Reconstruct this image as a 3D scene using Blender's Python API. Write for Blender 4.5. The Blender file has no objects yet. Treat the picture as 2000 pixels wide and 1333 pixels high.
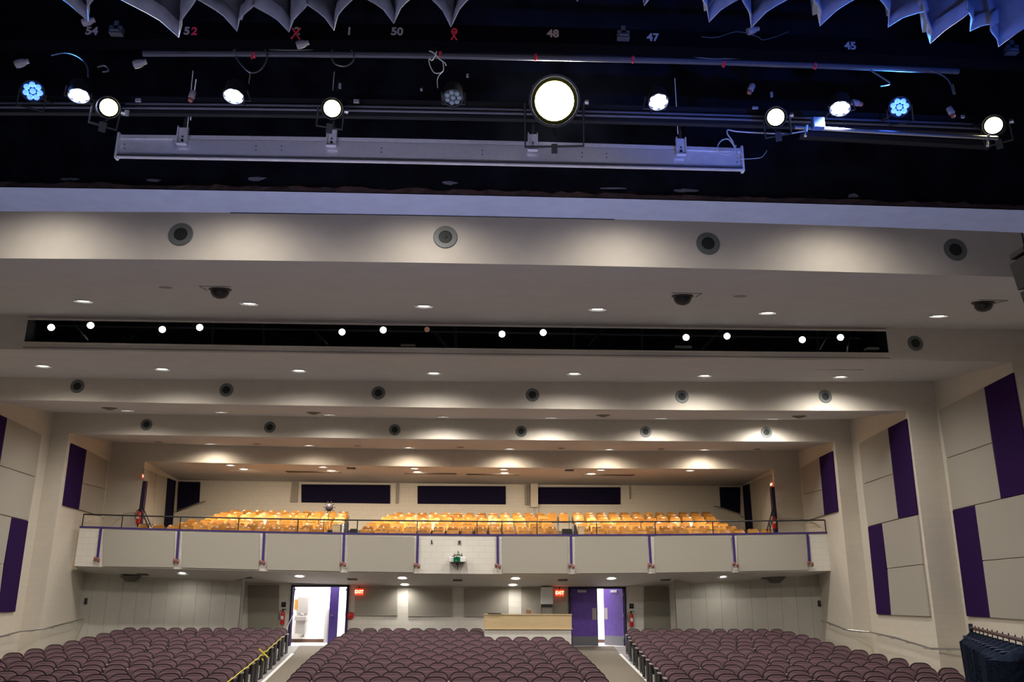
import bpy, math, random
from mathutils import Vector, Matrix
random.seed(7)
scn = bpy.context.scene
COL = scn.collection

# ---------------------------------------------------------------- camera, world, exposure
EYE = 3.0                      # metres above the lowest part of the house floor
F, YAW, PITCH, ROLL = 1700.0, 0.041, 0.2867, 0.0036
cam = bpy.data.cameras.new('camera'); camo = bpy.data.objects.new('camera', cam); COL.objects.link(camo)
cam.sensor_width = 36; cam.lens = F / 2000 * 36; cam.clip_end = 200; cam.clip_start = 0.05
_cy, _sy = math.cos(YAW), math.sin(YAW); _cp, _sp = math.cos(PITCH), math.sin(PITCH); _cr, _sr = math.cos(ROLL), math.sin(ROLL)
_M0 = Matrix(((1, 0, 0), (0, 0, -1), (0, 1, 0)))
_RY = Matrix(((_cy, -_sy, 0), (_sy, _cy, 0), (0, 0, 1)))
_RP = Matrix(((1, 0, 0), (0, _cp, _sp), (0, -_sp, _cp)))
_RR = Matrix(((_cr, -_sr, 0), (_sr, _cr, 0), (0, 0, 1)))
RW = _RR @ (_M0 @ _RP @ _RY)          # world -> camera (x right, y down, z forward)
_b = Matrix(((1, 0, 0), (0, -1, 0), (0, 0, -1))) @ RW
camo.matrix_world = Matrix.Translation((0, 0, EYE)) @ _b.transposed().to_4x4()
scn.camera = camo
w = bpy.data.worlds.new('world'); scn.world = w; w.use_nodes = True
w.node_tree.nodes['Background'].inputs[0].default_value = (0.9, 0.9, 1, 1)
w.node_tree.nodes['Background'].inputs[1].default_value = 0.004
vs = scn.view_settings; vs.view_transform = 'Standard'; vs.look = 'None'; vs.gamma = 1; vs.use_curve_mapping = False
vs.exposure = 0.0
P_DOWN, P_BALC, P_UNDER, P_LOBBY = 540, 520, 46, 240     # lamp powers, W
P_STAGE = 1000

def ray(px, py):
    d = RW.transposed() @ Vector(((px - 1000) / F, (py - 666.5) / F, 1.0)); return d
def at(px, py, Y):
    d = ray(px, py); t = Y / d.y
    return Vector((d.x * t, Y, d.z * t + EYE))
def pix(p):
    q = RW @ (Vector(p) - Vector((0, 0, EYE))); return (q.x / q.z * F + 1000, q.y / q.z * F + 666.5)
def onwall(px, py, A, B, inset=0.0):
    """ray meets the vertical plane through plan points A, B (moved inward by inset)"""
    d = ray(px, py); n = Vector((B[1] - A[1], A[0] - B[0])).normalized()
    if n.x * A[0] > 0: n = -n
    c = n.x * (A[0] + n.x * inset) + n.y * (A[1] + n.y * inset)
    t = c / (n.x * d.x + n.y * d.y)
    return Vector((d.x * t, d.y * t, d.z * t + EYE))

# ---------------------------------------------------------------- materials
MATS = {}
def mat(name, col, rough=0.7, metal=0.0, noise=0.0, scale=30, bump=0.0, emit=None, es=0, spec=0.5, detail=3):
    if name in MATS: return MATS[name]
    m = bpy.data.materials.new(name); m.use_nodes = True; nt = m.node_tree; b = nt.nodes['Principled BSDF']
    b.inputs['Base Color'].default_value = (*col, 1); b.inputs['Roughness'].default_value = rough
    b.inputs['Metallic'].default_value = metal; b.inputs['Specular IOR Level'].default_value = spec
    if emit: b.inputs['Emission Color'].default_value = (*emit, 1); b.inputs['Emission Strength'].default_value = es
    if noise or bump:
        tc = nt.nodes.new('ShaderNodeTexCoord'); n = nt.nodes.new('ShaderNodeTexNoise')
        n.inputs['Scale'].default_value = scale; n.inputs['Detail'].default_value = detail
        nt.links.new(tc.outputs['Object'], n.inputs['Vector'])
        if noise:
            r = nt.nodes.new('ShaderNodeValToRGB'); r.color_ramp.elements[0].position = .3; r.color_ramp.elements[1].position = .7
            r.color_ramp.elements[0].color = (*[c * (1 - noise) for c in col], 1)
            r.color_ramp.elements[1].color = (*[min(1, c * (1 + noise)) for c in col], 1)
            nt.links.new(n.outputs['Fac'], r.inputs['Fac']); nt.links.new(r.outputs['Color'], b.inputs['Base Color'])
        if bump:
            bp = nt.nodes.new('ShaderNodeBump'); bp.inputs['Strength'].default_value = bump; bp.inputs['Distance'].default_value = .01
            nt.links.new(n.outputs['Fac'], bp.inputs['Height']); nt.links.new(bp.outputs['Normal'], b.inputs['Normal'])
    MATS[name] = m; return m

def block_mat(name, col, mortar):
    """painted concrete block: courses of 0.2 m, blocks of 0.4 m, set out along the wall's own length (u = x+y)"""
    m = mat(name, col, .65); nt = m.node_tree; b = nt.nodes['Principled BSDF']
    tc = nt.nodes.new('ShaderNodeTexCoord'); sep = nt.nodes.new('ShaderNodeSeparateXYZ'); nt.links.new(tc.outputs['Object'], sep.inputs[0])
    ad = nt.nodes.new('ShaderNodeMath'); ad.operation = 'ADD'; nt.links.new(sep.outputs[0], ad.inputs[0]); nt.links.new(sep.outputs[1], ad.inputs[1])
    cb = nt.nodes.new('ShaderNodeCombineXYZ'); nt.links.new(ad.outputs[0], cb.inputs[0]); nt.links.new(sep.outputs[2], cb.inputs[1])
    br = nt.nodes.new('ShaderNodeTexBrick'); br.inputs['Scale'].default_value = 1
    br.inputs['Brick Width'].default_value = .406; br.inputs['Row Height'].default_value = .203; br.inputs['Mortar Size'].default_value = .006
    br.inputs['Mortar Smooth'].default_value = .3
    br.inputs['Color1'].default_value = (*col, 1); br.inputs['Color2'].default_value = (*[c * .97 for c in col], 1); br.inputs['Mortar'].default_value = (*mortar, 1)
    nt.links.new(cb.outputs[0], br.inputs['Vector'])
    nt.links.new(br.outputs['Color'], b.inputs['Base Color'])
    bp = nt.nodes.new('ShaderNodeBump'); bp.inputs['Strength'].default_value = .2; bp.inputs['Distance'].default_value = .004; bp.invert = True
    nt.links.new(br.outputs['Fac'], bp.inputs['Height']); nt.links.new(bp.outputs['Normal'], b.inputs['Normal'])
    return m
def wood_mat(name, c1, c2, rough, scale=1.0, axis='X'):
    m = mat(name, c1, rough); nt = m.node_tree; b = nt.nodes['Principled BSDF']
    tc = nt.nodes.new('ShaderNodeTexCoord'); mp = nt.nodes.new('ShaderNodeMapping')
    mp.inputs['Scale'].default_value = (2, 30, 30) if axis == 'X' else (30, 30, 2)
    n = nt.nodes.new('ShaderNodeTexNoise'); n.inputs['Scale'].default_value = scale; n.inputs['Detail'].default_value = 5
    oi = nt.nodes.new('ShaderNodeObjectInfo'); r = nt.nodes.new('ShaderNodeValToRGB')
    va = nt.nodes.new('ShaderNodeVectorMath'); va.operation = 'ADD'
    nt.links.new(tc.outputs['Object'], mp.inputs[0]); nt.links.new(mp.outputs[0], va.inputs[0]); nt.links.new(oi.outputs['Random'], va.inputs[1])
    nt.links.new(va.outputs[0], n.inputs['Vector'])
    mx = nt.nodes.new('ShaderNodeMath'); mx.operation = 'MULTIPLY_ADD'; mx.inputs[1].default_value = .5
    nt.links.new(oi.outputs['Random'], mx.inputs[0]); 
    nt.links.new(n.outputs['Fac'], mx.inputs[2])
    r.color_ramp.elements[0].position = .45; r.color_ramp.elements[1].position = 1.0
    r.color_ramp.elements[0].color = (*c1, 1); r.color_ramp.elements[1].color = (*c2, 1)
    nt.links.new(mx.outputs[0], r.inputs['Fac']); nt.links.new(r.outputs['Color'], b.inputs['Base Color'])
    return m

CREAM = block_mat('cream_block', (.66, .60, .50), (.60, .545, .455))
CREAMS = mat('cream_plaster', (.66, .60, .51), .7, noise=.03, scale=4, bump=.05)
SOFF = mat('soffit_shaded_plaster', (.56, .54, .54), .75, noise=.03, scale=2, bump=.05)  # same paint as cream_plaster; the soffits' shade is put into this greyer tone
WHITEB = block_mat('white_block', (.74, .70, .62), (.60, .57, .50))
LILAC = mat('proscenium_plaster', (.58, .64, .82), .7, noise=.05, scale=6, bump=.1)
GREYP = mat('grey_fabric', (.40, .37, .31), .95, noise=.10, scale=300, bump=.3)
GREYD = mat('dark_grey_fabric', (.27, .25, .20), .95, noise=.10, scale=300, bump=.3)
PURP = mat('purple_fabric', (.030, .011, .066), .95, noise=.12, scale=300, bump=.3, spec=.05)
NAVY = mat('navy_fabric', (.012, .010, .030), .95, noise=.15, scale=300, bump=.3, spec=.05)
PURPT = mat('purple_paint', (.045, .022, .15), .5)
PURPD = mat('purple_door_paint', (.13, .065, .36), .4, noise=.12, scale=6)
BLACK = mat('black_paint', (.012, .012, .013), .5)
BLACKD = mat('black_drape', (.007, .008, .013), .95, noise=.6, scale=3, spec=.1)
DARKIN = mat('attic_black', (.02, .022, .02), .9, noise=.3, scale=5)
STEEL = mat('brushed_steel', (.55, .54, .52), .35, 1.0)
ALU = mat('aluminium', (.82, .80, .84), .4, .15, noise=.06, scale=20)
PIPE = mat('grey_pipe', (.07, .07, .08), .45, .4)
RINGG = mat('speaker_ring', (.15, .165, .155), .5)
CONE = mat('speaker_cone', (.012, .016, .014), .6)
WHITEM = mat('white_trim', (.8, .8, .78), .4)
LENS = mat('downlight_lens', (1, 1, 1), .3, emit=(1, .95, .9), es=5)
PLUM = mat('plum_fabric', (.125, .073, .084), .95, noise=.22, scale=220, bump=.2, spec=.15)
PLUMD = mat('dark_shell', (.035, .018, .022), .5)
GREYPL = mat('armrest_plastic', (.32, .28, .27), .4)
WOODS = wood_mat('honey_plywood', (.24, .10, .02), (.62, .30, .07), .20)
WOODB = wood_mat('oak_veneer', (.62, .46, .25), (.70, .53, .30), .4)
CARPET = mat('aisle_carpet', (.17, .145, .11), .98, noise=.25, scale=60, bump=.3)
CONC = mat('grey_concrete', (.26, .25, .24), .7, noise=.12, scale=5)
WHITEL = mat('white_paint_line', (.8, .8, .78), .6)
STAGEF = mat('stage_floor', (.42, .39, .38), .5, noise=.2, scale=3)
RED = mat('red_enamel', (.55, .02, .015), .35)
REDT = mat('red_tape', (.7, .03, .06), .6)
EXITR = mat('exit_glow', (.8, .05, .02), .5, emit=(1, .07, .02), es=1.6)
EXITW = mat('exit_letters', (1, .8, .6), .5, emit=(1, .72, .45), es=2.2)
SEATF = mat('balcony_floor', (.10, .09, .085), .9, noise=.2, scale=6)
YELL = mat('yellow_rope', (.65, .55, .03), .6)
VINYL = mat('lobby_wall', (.85, .84, .82), .6)
LOBF = mat('lobby_floor', (.6, .58, .54), .3, noise=.1, scale=3)
BROWN = mat('brown_ragged_trim', (.035, .016, .013), .9, noise=.6, scale=12, bump=.8)
CLOTHG = mat('border_velour', (.20, .20, .23), .75, noise=.15, scale=12, bump=.4)
BLACKC = mat('black_robe_cloth', (.005, .006, .006), 1, noise=.6, scale=40, bump=.6, spec=.1)
MASK = mat('mask_rose', (.30, .13, .11), .5, noise=.3, scale=60)
PALEN = mat('stencil_paint', (.30, .28, .27), .8)
WHITEW = mat('white_cable', (.62, .62, .6), .5)
GREENL = mat('green_lens', (.0, .12, .04), .1, spec=1)

# ---------------------------------------------------------------- mesh builder
class MB:
    def __init__(s): s.v = []; s.f = []; s.mi = []; s.cur = 0
    def add(s, vs, fs, M=None):
        o = len(s.v)
        s.v += [tuple(M @ Vector(p)) if M is not None else tuple(p) for p in vs]
        s.f += [tuple(i + o for i in f) for f in fs]; s.mi += [s.cur] * len(fs); return s
    def box(s, c, d, M=None):
        x, y, z = c; a, b, h = d[0] / 2, d[1] / 2, d[2] / 2
        vs = [(x + i * a, y + j * b, z + k * h) for i in (-1, 1) for j in (-1, 1) for k in (-1, 1)]
        return s.add(vs, [(0, 1, 3, 2), (4, 6, 7, 5), (0, 4, 5, 1), (2, 3, 7, 6), (0, 2, 6, 4), (1, 5, 7, 3)], M)
    def quad(s, a, b, c, d): return s.add([a, b, c, d], [(0, 1, 2, 3)])
    def slab(s, pts, off):
        """polygon pts thickened by vector off"""
        n = len(pts); off = Vector(off); vs = [Vector(p) for p in pts] + [Vector(p) + off for p in pts]
        return s.add(vs, [tuple(range(n)), tuple(range(2 * n - 1, n - 1, -1))] + [(i, (i + 1) % n, (i + 1) % n + n, i + n)[::-1] for i in range(n)])
    def lathe(s, prof, n=20, M=None, cap=True):
        """profile (r, h) about local z"""
        vs = [(r * math.cos(2 * math.pi * i / n), r * math.sin(2 * math.pi * i / n), h) for r, h in prof for i in range(n)]
        fs = [(j * n + i, j * n + (i + 1) % n, (j + 1) * n + (i + 1) % n, (j + 1) * n + i) for j in range(len(prof) - 1) for i in range(n)]
        if cap: fs += [tuple(range(n))[::-1], tuple(range((len(prof) - 1) * n, len(prof) * n))]
        return s.add(vs, fs, M)
    def tube(s, pts, r, n=8):
        pts = [Vector(p) for p in pts]; rings = []
        for i, p in enumerate(pts):
            t = (pts[min(i + 1, len(pts) - 1)] - pts[max(i - 1, 0)]).normalized()
            u = t.cross(Vector((0, 0, 1))); u = (u if u.length > .05 else t.cross(Vector((1, 0, 0)))).normalized(); q = t.cross(u)
            rings.append([p + (u * math.cos(2 * math.pi * k / n) + q * math.sin(2 * math.pi * k / n)) * r for k in range(n)])
        vs = [v for g in rings for v in g]
        fs = [(j * n + i, j * n + (i + 1) % n, (j + 1) * n + (i + 1) % n, (j + 1) * n + i) for j in range(len(pts) - 1) for i in range(n)]
        return s.add(vs, fs + [tuple(range(n))[::-1], tuple(range((len(pts) - 1) * n, len(pts) * n))])
    def build(s, name, m, parent=None, smooth=False, bevel=0, shift=None):
        me = bpy.data.meshes.new(name); v = s.v
        if shift is not None: v = [tuple(Vector(p) - Vector(shift)) for p in v]
        me.from_pydata(v, [], s.f); me.update()
        for mm in (m if isinstance(m, (list, tuple)) else [m]): me.materials.append(mm)
        if isinstance(m, (list, tuple)):
            for p, i in zip(me.polygons, s.mi): p.material_index = i
        if smooth:
            for p in me.polygons: p.use_smooth = True
            try: me.set_sharp_from_angle(angle=math.radians(40))
            except Exception: pass
        o = bpy.data.objects.new(name, me); COL.objects.link(o)
        if parent: o.parent = parent
        elif shift is not None: o.location = shift
        if bevel:
            b = o.modifiers.new('bevel', 'BEVEL'); b.width = bevel; b.segments = 2; b.limit_method = 'ANGLE'
        return o
def tag(o, label=None, cat=None, group=None, kind=None):
    if label: o['label'] = label
    if cat: o['category'] = cat
    if group: o['group'] = group
    if kind: o['kind'] = kind
    return o
def struct(o, label=None): o['kind'] = 'structure'; (label and o.__setitem__('label', label)); return o
def empty(name, loc, label, cat, group=None, rot=None):
    o = bpy.data.objects.new(name, None); COL.objects.link(o); o.location = loc; o.empty_display_size = .1
    if rot: o.rotation_euler = rot
    return tag(o, label, cat, group)
def copy_tree(o, parent=None):
    c = o.copy(); COL.objects.link(c)
    if parent: c.parent = parent
    for ch in KIDS.get(o.name, []): copy_tree(ch, c)
    return c
KIDS = {}
def kids(o, *ch): KIDS[o.name] = list(ch); return o
def basis(p, fwd, up=(0, 0, 1)):
    """matrix whose local +z looks along fwd"""
    z = Vector(fwd).normalized(); x = Vector(up).cross(z)
    if x.length < 1e-3: x = Vector((1, 0, 0))
    x.normalize(); y = z.cross(x)
    return Matrix.Translation(p) @ Matrix((x, y, z)).transposed().to_4x4()
def text_mesh(name, body, size, M, m, parent=None, depth=.004, bold=0.0, shear=0):
    cu = bpy.data.curves.new(name, 'FONT'); cu.body = body; cu.size = size; cu.align_x = 'CENTER'; cu.align_y = 'CENTER'; cu.extrude = depth
    cu.offset = bold; cu.shear = shear
    to = bpy.data.objects.new(name + '_t', cu); COL.objects.link(to)
    dg = bpy.context.evaluated_depsgraph_get(); me = bpy.data.meshes.new_from_object(to.evaluated_get(dg))
    bpy.data.objects.remove(to); bpy.data.curves.remove(cu)
    me.transform(M); me.materials.clear(); me.materials.append(m)
    o = bpy.data.objects.new(name, me); COL.objects.link(o)
    if parent: o.parent = parent
    return o
def spot(name, loc, aim, power, angle, blend=.6, col=(1, .9, .78), size=.07, parent=None):
    l = bpy.data.lights.new(name, 'SPOT'); l.energy = power; l.color = col; l.spot_size = math.radians(angle); l.spot_blend = blend; l.shadow_soft_size = size
    o = bpy.data.objects.new(name, l); COL.objects.link(o); o.location = loc
    o.rotation_euler = Vector(aim).to_track_quat('-Z', 'Y').to_euler()
    if parent: o.parent = parent
    return o
def area(name, loc, aim, power, sx, sy, col=(1, 1, 1)):
    l = bpy.data.lights.new(name, 'AREA'); l.energy = power; l.color = col; l.shape = 'RECTANGLE'; l.size = sx; l.size_y = sy
    o = bpy.data.objects.new(name, l); COL.objects.link(o); o.location = loc
    o.rotation_euler = Vector(aim).to_track_quat('-Z', 'Y').to_euler(); return o
ORD = ['', 'first', 'second', 'third', 'fourth', 'fifth', 'sixth', 'seventh', 'eighth', 'ninth', 'tenth', 'eleventh', 'twelfth', 'thirteenth', 'fourteenth', 'fifteenth', 'sixteenth', 'seventeenth', 'eighteenth']

class Edge:
    """a long level edge at depth Y; its height read off at a few places, smoothed by a parabola in X"""
    def __init__(s, Y, pts):
        s.Y = Y; P = [at(x, y, Y) for x, y in pts]
        n = 3 if len(P) > 2 else 2
        A = [[0.0] * n for _ in range(n)]; B = [0.0] * n
        for p in P:
            r = [1, p.x, p.x * p.x][:n]
            for i in range(n):
                B[i] += r[i] * p.z
                for j in range(n): A[i][j] += r[i] * r[j]
        for i in range(n):
            q = A[i][i]
            for j in range(i, n): A[i][j] /= q
            B[i] /= q
            for k in range(n):
                if k != i:
                    g = A[k][i]
                    for j in range(i, n): A[k][j] -= g * A[i][j]
                    B[k] -= g * B[i]
        s.c = B + [0] * (3 - n)
    def z(s, X): return s.c[0] + s.c[1] * X + s.c[2] * X * X
    def p(s, X, dy=0, dz=0): return Vector((X, s.Y + dy, s.z(X) + dz))

# ---------------------------------------------------------------- floor line, plan of the side walls
def floor_z(Y):
    if Y >= 32.8: return EYE - 1.67
    if Y >= 31.1: return EYE - 1.67 - (32.8 - Y) / 1.7 * .15
    return EYE - 1.82 - .0555 * (31.1 - Y)
YF1, YS, Y2, Y3, Y4, YB = 12.6, 19.6, 23.6, 28.6, 32.8, 39.5
YBF = 30.3                       # balcony front
def px_at(px, Y): p = at(px, 1175, Y); return p.x
XR = dict(Afar=px_at(1585, Y4), Anear=px_at(1662, Y3), Cfar=px_at(1697, Y3), Cnear=px_at(1821, Y2), Efar=px_at(1880, Y2), Enear=px_at(2053, YS))
XC = (px_at(1662, Y3) + px_at(86, Y3)) / 2
XR['Gfar'] = XR['Enear'] + .85; XR['Gnear'] = XR['Gfar'] - .109 * (YS - YF1)
XL = {k: 2 * XC - v for k, v in XR.items()}
XUR, XUL = at(1513, 950, Y4).x, at(277, 950, Y4).x          # narrower room behind the balcony seats
XBR, XBL = at(1449, 975, YB).x, at(346, 965, YB).x
def side(k, r): return (XR if r else XL)[k]
print('XC', XC, XR, XL)

# ---------------------------------------------------------------- ceiling: descending faces and rising soffits
e1b = Edge(YF1, [(0, 505), (700, 511.5), (1350, 524), (1870, 538)])
est = Edge(YS, [(0, 616), (900, 630), (1750, 641), (2000, 645)])
esb = Edge(YS, [(0, 683), (700, 691), (1350, 703), (1985, 707)])
e2t = Edge(Y2, [(0, 738), (700, 744), (1350, 748), (1812, 746)])
e2b = Edge(Y2, [(0, 780), (350, 789), (700, 794), (1300, 801), (1770, 803)])
e3t = Edge(Y3, [(100, 806), (700, 816), (1200, 821), (1677, 820)])
e3b = Edge(Y3, [(150, 848), (400, 852), (700, 856), (1200, 862), (1640, 863)])
e4t = Edge(Y4, [(240, 865), (700, 876), (1000, 881), (1300, 882), (1557, 880)])
e4b = Edge(Y4, [(276, 902), (500, 905.5), (700, 910), (1000, 914), (1300, 916.5), (1513, 916)])
ebt = Edge(YB, [(346, 938), (570, 941), (900, 946), (1250, 948), (1449, 950)])
class Flat:
    def __init__(s, Y, z): s.Y = Y; s.c = (z, 0, 0)
    def z(s, X): return s.c[0]
    def p(s, X, dy=0, dz=0): return Vector((X, s.Y + dy, s.c[0] + dz))
e0n = Flat(8.62, EYE + 5.3); e1t = Flat(YF1, EYE + 6.15)
NS = 16
def ruled(name, ea, xa, eb, xb, m, nv=4, smooth=True):
    b = MB()
    for j in range(nv + 1):
        t = j / nv
        for i in range(NS + 1):
            u = i / NS; A = ea.p(xa[0] + (xa[1] - xa[0]) * u); B = eb.p(xb[0] + (xb[1] - xb[0]) * u); b.v.append(tuple(A.lerp(B, t)))
    n = NS + 1
    for j in range(nv):
        for i in range(NS): b.f.append((j * n + i, j * n + i + 1, (j + 1) * n + i + 1, (j + 1) * n + i)); b.mi.append(0)
    return b.build(name, m, smooth=smooth)
SOFFITS = {}
def soffit(key, ea, ka, eb, kb):
    xa = (side(ka, 0), side(ka, 1)) if isinstance(ka, str) else ka; xb = (side(kb, 0), side(kb, 1)) if isinstance(kb, str) else kb
    SOFFITS[key] = (ea, eb); return struct(ruled('ceiling', ea, xa, eb, xb, SOFF))
def face(ea, eb, xs, name='ceiling'): return struct(ruled(name, ea, xs, eb, xs, CREAMS))
soffit('0', e0n, 'Gnear', e1t, 'Gnear')
face(e1t, e1b, (side('Gnear', 0), side('Gnear', 1)))
soffit('A', e1b, 'Gnear', est, 'Gfar')
soffit('B', esb, 'Enear', e2t, 'Efar')
face(e2t, e2b, (side('Efar', 0), side('Efar', 1)))
soffit('C', e2b, 'Cnear', e3t, 'Cfar')
face(e3t, e3b, (side('Cfar', 0), side('Cfar', 1)))
soffit('D', e3b, 'Anear', e4t, 'Afar')
face(e4t, e4b, (side('Afar', 0), side('Afar', 1)))
soffit('E', e4b, (XUL, XUR), ebt, (XBL, XBR))
def on_soffit(key, px, py):
    ea, eb = SOFFITS[key]; lo, hi = ea.Y, eb.Y
    def g(Y):
        p = at(px, py, Y); t = (Y - ea.Y) / (eb.Y - ea.Y); return p.z - (ea.z(p.x) * (1 - t) + eb.z(p.x) * t)
    a, b = lo, hi; ga = g(a)
    for _ in range(40):
        m = (a + b) / 2
        if (g(m) > 0) == (ga > 0): a = m
        else: b = m
    Y = (a + b) / 2; p = at(px, py, Y); n = Vector((0, -(eb.z(p.x) - ea.z(p.x)), (eb.Y - ea.Y))).normalized()
    return p, -n
# the face with the lighting slot: a frame of plaster round the opening
SLT, SLB = [(47, 625), (350, 630.6), (900, 638), (1350, 643), (1737, 648)], [(55, 668), (700, 676), (1150, 685), (1730, 688.5)]
est2, esb2 = Edge(YS, SLT), Edge(YS, SLB)
xsl, xsr = at(51, 646, YS).x, at(1733, 668, YS).x
struct(ruled('ceiling', est, (side('Gfar', 0), side('Gfar', 1)), est, (side('Gfar', 0), side('Gfar', 1)), CREAMS)) if 0 else None
face(est, est2, (xsl, xsr)); face(esb2, esb, (xsl, xsr))
face(est, esb, (side('Gfar', 0), xsl)); face(est, esb, (xsr, side('Gfar', 1)))
b = MB()                                             # lighting cove behind the slot, open to the front
zb_, zt_ = esb2.z(0) + .0, est2.z(0) + .45
for X0, X1 in ((xsl, xsr),):
    b.quad((X0, YS + 1.5, zb_), (X1, YS + 1.5, zb_), (X1, YS + 1.5, zt_ + .6), (X0, YS + 1.5, zt_ + .6))
    b.quad((X0, YS + .01, zt_), (X1, YS + .01, zt_), (X1, YS + 1.5, zt_ + .6), (X0, YS + 1.5, zt_ + .6))
    for i in range(12):
        xa, xb = X0 + (X1 - X0) * i / 12, X0 + (X1 - X0) * (i + 1) / 12
        b.quad(esb2.p(xa, .01), esb2.p(xb, .01), (xb, YS + 1.5, esb2.z(xb) + .06), (xa, YS + 1.5, esb2.z(xa) + .06))
    for X in (X0, X1): b.quad((X, YS + .01, zb_ - .05), (X, YS + 1.5, zb_), (X, YS + 1.5, zt_ + .6), (X, YS + .01, zt_))
struct(b.build('ceiling', DARKIN), 'black lighting cove behind the long slot in the ceiling')
for k, (ed, s) in enumerate(((est2, 1), (esb2, -1))):   # trim bead round the slot
    b = MB(); b.tube([ed.p(xsl + (xsr - xsl) * i / 20, -.02, s * (.03 + .0 * i)) for i in range(21)], .022, 6)
    struct(b.build('trim_%d' % (k + 1), CREAMS))
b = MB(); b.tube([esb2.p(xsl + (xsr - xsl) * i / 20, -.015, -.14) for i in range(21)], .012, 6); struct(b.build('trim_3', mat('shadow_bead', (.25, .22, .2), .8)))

# ---------------------------------------------------------------- side walls
def wall(name, A, B, z0, z1, m=CREAM):
    """A, B: plan points; z0, z1: pairs"""
    b = MB(); b.quad((A[0], A[1], z0[0]), (B[0], B[1], z0[1]), (B[0], B[1], z1[1]), (A[0], A[1], z1[0]))
    return struct(b.build(name, m))
for r in (0, 1):
    S = lambda k: side(k, r); nm = 'wall_right' if r else 'wall_left'; up = .25
    wall(nm, (S('Anear'), Y3), (S('Afar'), Y4), (0.4, 1.0), (e3b.z(S('Anear')) + up, e4t.z(S('Afar')) + up))
    wall(nm, (S('Cnear'), Y2), (S('Cfar'), Y3), (0, .4), (e2b.z(S('Cnear')) + up, e3t.z(S('Cfar')) + up))
    wall(nm, (S('Enear'), YS), (S('Efar'), Y2), (0, 0), (esb.z(S('Enear')) + up, e2t.z(S('Efar')) + up))
    wall(nm, (S('Gnear'), YF1), (S('Gfar'), YS), (-.3, 0), (e1b.z(S('Gnear')) + up, est.z(S('Gfar')) + up))
    wall(nm, (S('Gnear') + 0, 8.62), (S('Gnear'), YF1), (-.6, -.3), (8.4, 9.2))
    wall(nm, (S('Anear'), Y3), (S('Cfar'), Y3), (0.4, .4), (e3b.z(S('Anear')), e3b.z(S('Cfar'))))
    wall(nm, (S('Cnear'), Y2), (S('Efar'), Y2), (0, 0), (e2b.z(S('Cnear')), e2b.z(S('Efar'))))
    wall(nm, (S('Enear'), YS), (S('Gfar'), YS), (0, 0), (esb.z(S('Enear')), esb.z(S('Gfar'))))
    xu, xb = (XUR, XBR) if r else (XUL, XBL)
    wall(nm, (xu, Y4), (xb, YB), (EYE + 1.0, EYE + 1.0), (e4b.z(xu) + .1, ebt.z(xb) + .1))
    wall(nm, (xu, Y4), (S('Afar'), Y4), (EYE - .2, EYE - .2), (e4b.z(xu), e4b.z(S('Afar'))))
# balcony rear wall
b = MB(); b.quad((XBL, YB, EYE + 2), (XBR, YB, EYE + 2), (XBR, YB, ebt.z(XBR) + .1), (XBL, YB, ebt.z(XBL) + .1)); struct(b.build('wall_balcony_rear', WHITEB))

# ---------------------------------------------------------------- lower rear wall with its two doorways, lobby behind
ZF = floor_z(33)
YR = 32.8; YRS = 31.7
zt = EYE + .9
dl = (at(566, 1200, YR).x, at(680, 1200, YR).x); dr = (at(1111, 1200, YR).x, at(1223, 1200, YR).x)
zdl, zdr = at(620, 1144, YR).z, at(1165, 1147.5, YR).z
xl, xr_ = at(475, 1200, YR).x, at(1321, 1200, YR).x
b = MB()
for x0, x1 in ((xl, dl[0]), (dl[1], dr[0]), (dr[1], xr_)): b.quad((x0, YR, ZF - .3), (x1, YR, ZF - .3), (x1, YR, zt), (x0, YR, zt))
for (x0, x1), z in ((dl, zdl), (dr, zdr)): b.quad((x0, YR, z), (x1, YR, z), (x1, YR, zt), (x0, YR, zt))
struct(b.build('wall_rear', WHITEB))
xcl, xcr = at(163, 1200, YRS).x, at(1600, 1200, YRS).x
BOARD = mat('grey_boards', (.50, .475, .41), .8, noise=.04, scale=3)
for nm, x0, x1, n in (('wall_rear_left', xcl - .3, at(467, 1200, YRS).x, 11), ('wall_rear_right', at(1321, 1200, YRS).x, xcr + .3, 10)):
    b = MB(); wd = (x1 - x0) / n                     # tall boards with open joints
    for i in range(n): b.box((x0 + wd * (i + .5), YRS + .03, (ZF - .5 + zt) / 2), (wd - .007, .06, zt - ZF + .5))
    struct(b.build(nm, BOARD))
    b = MB(); b.box(((x0 + x1) / 2, YRS + .09, (ZF - .5 + zt) / 2), (x1 - x0, .04, zt - ZF + .5)); struct(b.build(nm, BLACK))
for x0, x1, y0 in ((at(467, 1200, YRS).x, xl, YRS), (xr_, at(1321, 1200, YRS).x, YRS)):
    b = MB(); b.quad((x0, y0, ZF - .5), (x1, YR, ZF - .5), (x1, YR, zt), (x0, y0, zt)); struct(b.build('wall_rear', WHITEB))
# lobby
b = MB(); x0, x1, yb = dl[0] - 1.6, dr[1] + 1.6, YR + 2.6
b.quad((x0, yb, ZF), (x1, yb, ZF), (x1, yb, ZF + 2.9), (x0, yb, ZF + 2.9))
for x in (x0, x1): b.quad((x, YR + .1, ZF), (x, yb, ZF), (x, yb, ZF + 2.9), (x, YR + .1, ZF + 2.9))
b.quad((x0, YR + .1, ZF + 2.9), (x1, YR + .1, ZF + 2.9), (x1, yb, ZF + 2.9), (x0, yb, ZF + 2.9))
struct(b.build('wall_lobby', VINYL))
b = MB(); b.quad((x0, YR, ZF), (x1, YR, ZF), (x1, yb, ZF), (x0, yb, ZF)); struct(b.build('floor_lobby', LOBF))
b = MB(); b.box(((x0 + x1) / 2, yb - .01, ZF + .06), (x1 - x0, .02, .12)); struct(b.build('baseboard_lobby', mat('brown_base', (.10, .05, .03), .5)))
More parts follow.
